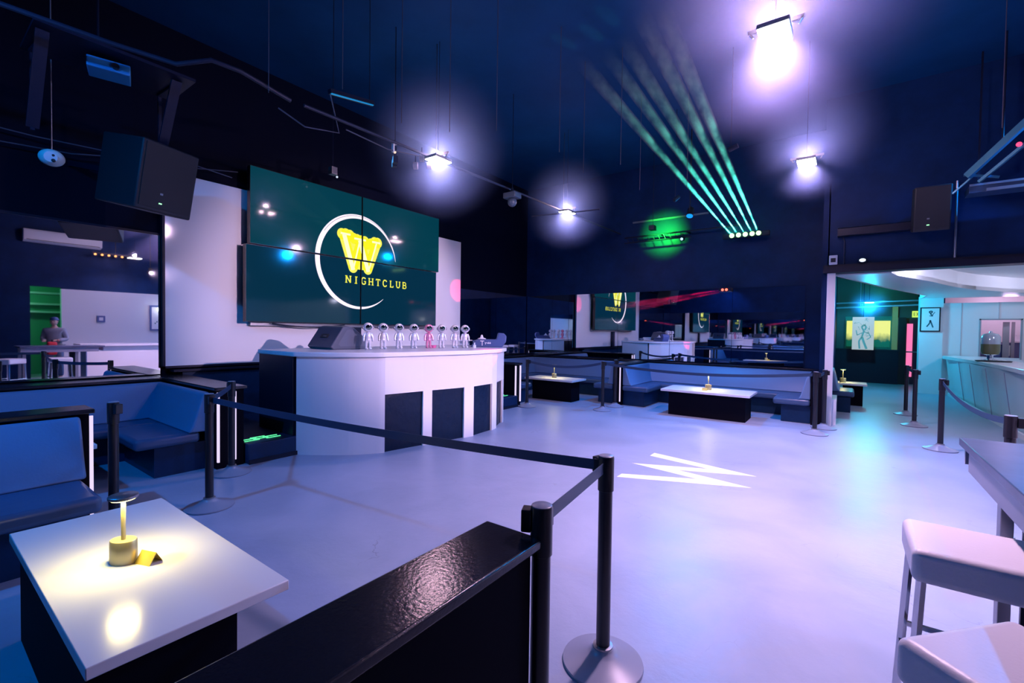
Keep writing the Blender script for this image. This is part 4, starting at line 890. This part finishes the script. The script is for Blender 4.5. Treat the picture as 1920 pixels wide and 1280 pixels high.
# shelf brackets, projector and camera at top left
t = thing('projector_shelf', 'dark shelf frame high on the left holding the projector', 'shelf', (-6.0, 1.2, 4.18))
MB().box(-.35, .35, -.45, .75, 0, .03).build('board', DARK, t)
for y in (-.38, .62):
    MB().bar((-.3, y, -.0), (.15, y+.03, -.0), .05, .05).bar((.22, y, 0), (-.3, y, -.72), .09, .03).bar((-.3, y, 0), (-.3, y, -.75), .03, .03).build('bracket', DARK, t)
MB().tube([(-.3, .1, .03), (-.3, .1, CH-4.18)], .01, 6).build('hanging_rod', DARK, t)
t = thing('projector', 'small blue projector on the high shelf at the top left', 'projector', (-5.90, 1.30, 4.08), math.radians(-15)); MB().box(-.13, .13, -.16, .16, -.05, .05).build('housing', mat('projector_blue', (.03, .25, .50), .4), t, bevel=.01); MB().tube([(.13, .05, 0), (.15, .05, 0)], .03, 16).build('lens', PLASTIC, t)
t = thing('dome_camera', 'white ball camera hanging on a thin rod at the upper left', 'camera', (-6.5, .98, 3.26)); MB().ball((0, 0, 0), (.10, .10, .082), 22, 14).build('housing', mat('camera_shell', (.55, .75, .75), .4), t, smooth=True)
fd = Vector((.85, -.2, -.15)).normalized()
MB().tube([fd*.07, fd*.105], .05, 18).build('lens_ring', HOUSE, t); MB().ball(fd*.10+Vector((0, .02, .02)), .018, 10, 8).build('lens', PLASTIC, t, smooth=True); MB().ball(fd*.10+Vector((0, .02, -.03)), .018, 10, 8).build('lens', PLASTIC, t, smooth=True)
MB().tube([(0, 0, .08), (0, 0, CH-3.26)], .006, 6).build('hanging_rod', GREYM, t)
t = thing('wall_camera', 'small dark camera hanging above the video wall', 'camera', (-6.9, 4.35, 4.18)); MB().box(-.05, .05, -.05, .05, -.06, .06).build('housing', GREYM, t); MB().ball((.04, .05, -.09), .018, 8, 6).build('lens', emat('white_dot', (.7, .8, 1), 1), t, smooth=True); MB().tube([(0, 0, .06), (0, 0, CH-4.18)], .006, 5).build('hanging_rod', DARK, t)
# fixtures beside left floodlight
t = thing('blue_blinder', 'pair of bright blue rectangular stage lamps left of the floodlight', 'stage light', (-5.05, 4.12, 3.88), math.radians(-35))
for s in (-1, 1):
    MB().box(s*.07-.045, s*.07+.045, -.03, .03, -.045, .045).build('housing', DARK, t); MB().box(s*.07-.04, s*.07+.04, -.036, -.03, .0, .04).box(s*.07+s*.0, s*.07+s*.04, -.036, -.03, -.04, .0).build('light_face', emat('blue_face', (.07, .38, .9), 1.0), t)
MB().box(-.02, .02, -.02, .02, .045, .20).box(-.006, .006, -.006, .006, .2, CH-3.88).build('bracket', DARK, t)
t = thing('moving_lamp', 'small silver hook shaped clamp lamp on the lighting pipe', 'stage light', (-4.92, 4.0, 4.0)); MB().box(-.02, .02, -.03, -.01, -.06, .06).box(-.02, .02, -.03, .03, .045, .06).build('clamp', HOUSE, t); MB().ball((0, .01, -.05), .02, 10, 8).build('lens', emat('warm_dot', (1, .7, .5), 1.2), t, smooth=True); MB().box(-.01, .01, -.01, .01, .05, .1).build('hook', DARK, t)
for (x, y, z, lb) in ((-4.93, 4.50, 4.02, 'upper round lens lamp just left of the bright floodlight'), (-4.97, 4.42, 3.90, 'lower round lens lamp just left of the bright floodlight'), (-4.90, 4.62, 3.95, 'round lens lamp touching the bright floodlight')):
    t = thing('round_lamp', lb, 'stage light', (x, y, z), math.radians(-50), 'round lens lamps beside the floodlight'); MB().tube([(0, .03, 0), (0, -.03, 0)], .05, 16).build('housing', GREYM, t); MB().tube([(0, -.031, 0), (0, -.034, 0)], .028, 16).build('lens', emat('lilac_lens', (.65, .6, 1), 1.0), t); MB().box(-.008, .008, -.008, .008, .045, .15).build('hook', DARK, t)
t = thing('stage_light', 'dark moving head lamp on the pipe between the left floodlights', 'stage light', (-4.76, 6.45, 4.05)); MB().box(-.13, .13, -.1, .1, -.16, -.06).build('base', mat('fixture_grey', (.06, .09, .13), .4), t, bevel=.015); MB().ball((0, 0, -.22), .08, 14, 10).build('head', mat('fixture_grey2', (.05, .08, .12), .4), t, smooth=True); MB().bar((0, 0, -.06), (0, 0, .03), .03, .03).bar((0, 0, .03), (0, 0, CH-4.05), .008, .008).build('clamp', DARK, t)

# green laser bar with beams in haze, truss bar and red lasers
t = thing('laser_bar', 'laser bar with five glowing green emitters on the back wall', 'laser', (-1.76, 10.70, 3.69)); MB().box(-.45, .45, .02, .12, -.05, .05).build('housing', DARK, t, bevel=.01); MB().box(-.02, .02, .10, .44, -.02, .02).build('bracket', DARK, t)
le = [(-.26, .0), (-.13, 0), (0, 0), (.13, 0), (.25, 0)]
be_ = [(-3.27, 5.95, 5.6), (-2.87, 6.0, 5.6), (-2.56, 5.82, 5.6), (-2.18, 5.5, 5.6), (-1.93, 5.54, 5.6)]
for i, (dx, dz) in enumerate(le):
    MB().ball((dx, .0, 0), .048, 14, 10).build('emitter', emat('laser_emitter', (.45, 1, .35), 3.0), t, smooth=True)
    a = Vector((-1.76+dx, 10.64, 3.70)); b = Vector(be_[i]); d = b-a
    lamp('laser_beam', 'SPOT', tuple(a-Vector(t.location)), (.06, .9, .68), 52000, t, tuple(b-Vector(t.location)), spot_size=math.radians(2.3), spot_blend=.6, shadow_soft_size=.01)
    hm = haze_mat('beam_smoke_%d' % i, 2.5, col=(1, 1, 1), nscale=(5, 5, 2.6), sph=False)
    r1 = math.tan(math.radians(1.15))*d.length*1.1
    o = MB().tube([(0, 0, 0), (0, 0, d.length)], [.012, r1], 18).build('smoke_beam', hm, None, tuple(a)); o.rotation_euler = d.to_track_quat('Z', 'Y').to_euler()
    tag(o, ['leftmost', 'second from left', 'middle', 'fourth from left', 'rightmost'][i]+' of the five green laser beams drifting in smoke', 'laser beam', kind='stuff')
t = thing('lighting_truss', 'dark ladder truss across the green lit patch of the back wall', 'truss', (-3.6, 10.85, 3.86)); MB().tube([(-.9, 0, .07), (1.7, 0, .07)], .018, 8).tube([(-.9, 0, -.06), (.7, 0, -.06)], .018, 8).build('rail', DARK, t)
m = MB()
for k in range(12): m.bar((-.85+k*.13, 0, .07), (-.79+k*.13, 0, -.06), .012, .012)
m.build('lattice', DARK, t); MB().bar((0, 0, .07), (0, .28, .07), .03, .03).bar((.6, 0, .07), (.6, .28, .07), .03, .03).build('bracket', DARK, t)
t = thing('spot_head', 'small cool spotlight on the truss right of the green patch', 'stage light', (-3.08, 10.80, 3.76)); MB().tube([(0, .05, 0), (0, -.06, -.02)], .045, 14).build('housing', DARK, t); MB().tube([(0, -.062, -.02), (0, -.066, -.021)], .03, 14).build('lens', emat('ice_lens', (.4, .8, 1), 2.0), t); MB().bar((0, 0, 0), (0, .02, .12), .02, .02).build('clamp', DARK, t)
t = thing('green_projector', 'green light source washing the back wall beside the truss', 'stage light', (-3.62, 10.35, 3.98)); MB().box(-.06, .06, -.1, .06, -.05, .05).build('housing', DARK, t); MB().tube([(0, 0, .05), (0, 0, CH-3.98)], .006, 5).build('hanging_wire', DARK, t)
lamp('green_wash', 'SPOT', (0, .08, 0), (.02, 1, .06), 480, t, (0, 1.2, 0), spot_size=math.radians(88), spot_blend=1.0, shadow_soft_size=.03)
o = MB().box(-.9, .9, -.02, .02, -.02, .02).build('wall_rail', mat('rail_paint', (.1, .14, .18), .3), None, (-3.5, 11.12, 4.35)); tag(o, 'thin rail on the back wall over the green patch', 'rail')
t = thing('red_laser', 'pair of red laser emitters at the top of the back mirror', 'laser', (-2.19, 10.95, 2.56)); MB().box(-.12, .12, .02, .17, -.03, .05).build('housing', DARK, t)
for s in (-1, 1): MB().ball((s*.04, 0, 0), .028, 10, 8).build('emitter', emat('red_emitter', (1, .10, .06), 4), t, smooth=True)
a = Vector((-2.25, 10.92, 2.56)); b = Vector((-4.6, 10.6, 2.20)); d = b-a
lamp('red_beam', 'SPOT', (-.06, -.03, 0), (1, .0, .12), 2500, t, tuple(b-Vector(t.location)), spot_size=math.radians(5), spot_blend=.8, shadow_soft_size=.01)
o = MB().tube([(0, 0, 0), (0, 0, d.length)], [.012, .105], 16).build('smoke_beam', haze_mat('red_smoke', .8, nscale=(4, 4, 2), sph=False), None, tuple(a)); o.rotation_euler = d.to_track_quat('Z', 'Y').to_euler(); tag(o, 'red beam drifting in smoke in front of the back mirror', 'laser beam', kind='stuff')
# red accent spots
def accent(loc, target, power, ang, label, col=(1, .02, .12)):
    t = thing('accent_spot', label, 'stage light', loc); d = (Vector(target)-Vector(loc)).normalized()
    MB().tube([-d*.1, d*.03], .035, 14).build('housing', DARK, t); MB().tube([(0, 0, 0), (0, 0, CH-loc[2])], .005, 5).build('hanging_wire', DARK, t)
    lamp('accent_beam', 'SPOT', tuple(d*.06), col, power, t, spot_size=math.radians(ang), spot_blend=.4, shadow_soft_size=.01).rotation_euler = d.to_track_quat('-Z', 'Y').to_euler()
accent((-2.6, 8.6, 4.05), (-4.55, 5.65, 1.26), 2600, 5.5, 'small red accent spot aimed at the dj counter corner')
accent((-1.4, 7.2, 4.25), (-7.5, 8.05, 2.55), 2800, 5, 'small red accent spot aimed at the right edge of the white panel')
# thin hanging wires
wl = [(-4.9, 2.35), (-4.2, 2.75), (-4.3, 3.6), (-4.0, 4.1), (-3.5, 4.4), (-3.2, 5.4), (-3.3, 6.3), (-2.7, 6.3), (-2.9, 7.6), (-2.2, 7.9), (1.9, 7.8), (1.4, 7.6)]
for i, (x, y) in enumerate(wl):
    o = MB().tube([(0, 0, 4.02 if i < 10 else 4.0), (0, 0, CH)], .0045, 5).build('hanging_wire', mat('wire', (.05, .05, .08), .5) if i == 0 else bpy.data.materials['wire'], None, (x, y, 0))
    tag(o, 'thin wire hanging straight from the high ceiling', 'wire', 'thin wires hanging from the ceiling')
for i, (pts, lb) in enumerate((([(-7.55, -.5, 3.75), (-7.5, 1.0, 3.72), (-7.45, 2.4, 3.78), (-7.4, 3.1, 3.9)], 'loose cable run above the left mirror'), ([(-7.55, .2, 3.55), (-7.5, 1.3, 3.62), (-7.4, 2.4, 3.85), (-7.35, 3.0, 3.78)], 'pale drooping cable above the white panel corner'),
                              ([(-5.1, 2.55, 4.0), (-5.0, 2.8, 3.86), (-4.95, 3.2, 3.92), (-4.9, 3.05, 4.3)], 'tangle of cable under the start of the lighting pipe'), ([(-4.96, 3.3, 4.0), (-4.92, 3.9, 3.95), (-4.85, 4.4, 4.0)], 'cable slung under the lighting pipe'))):
    o = MB().tube(pts, .008, 6).build('cable', mat('cable_grey', (.08, .09, .13), .4) if i == 0 else bpy.data.materials['cable_grey']); tag(o, lb, 'cable')
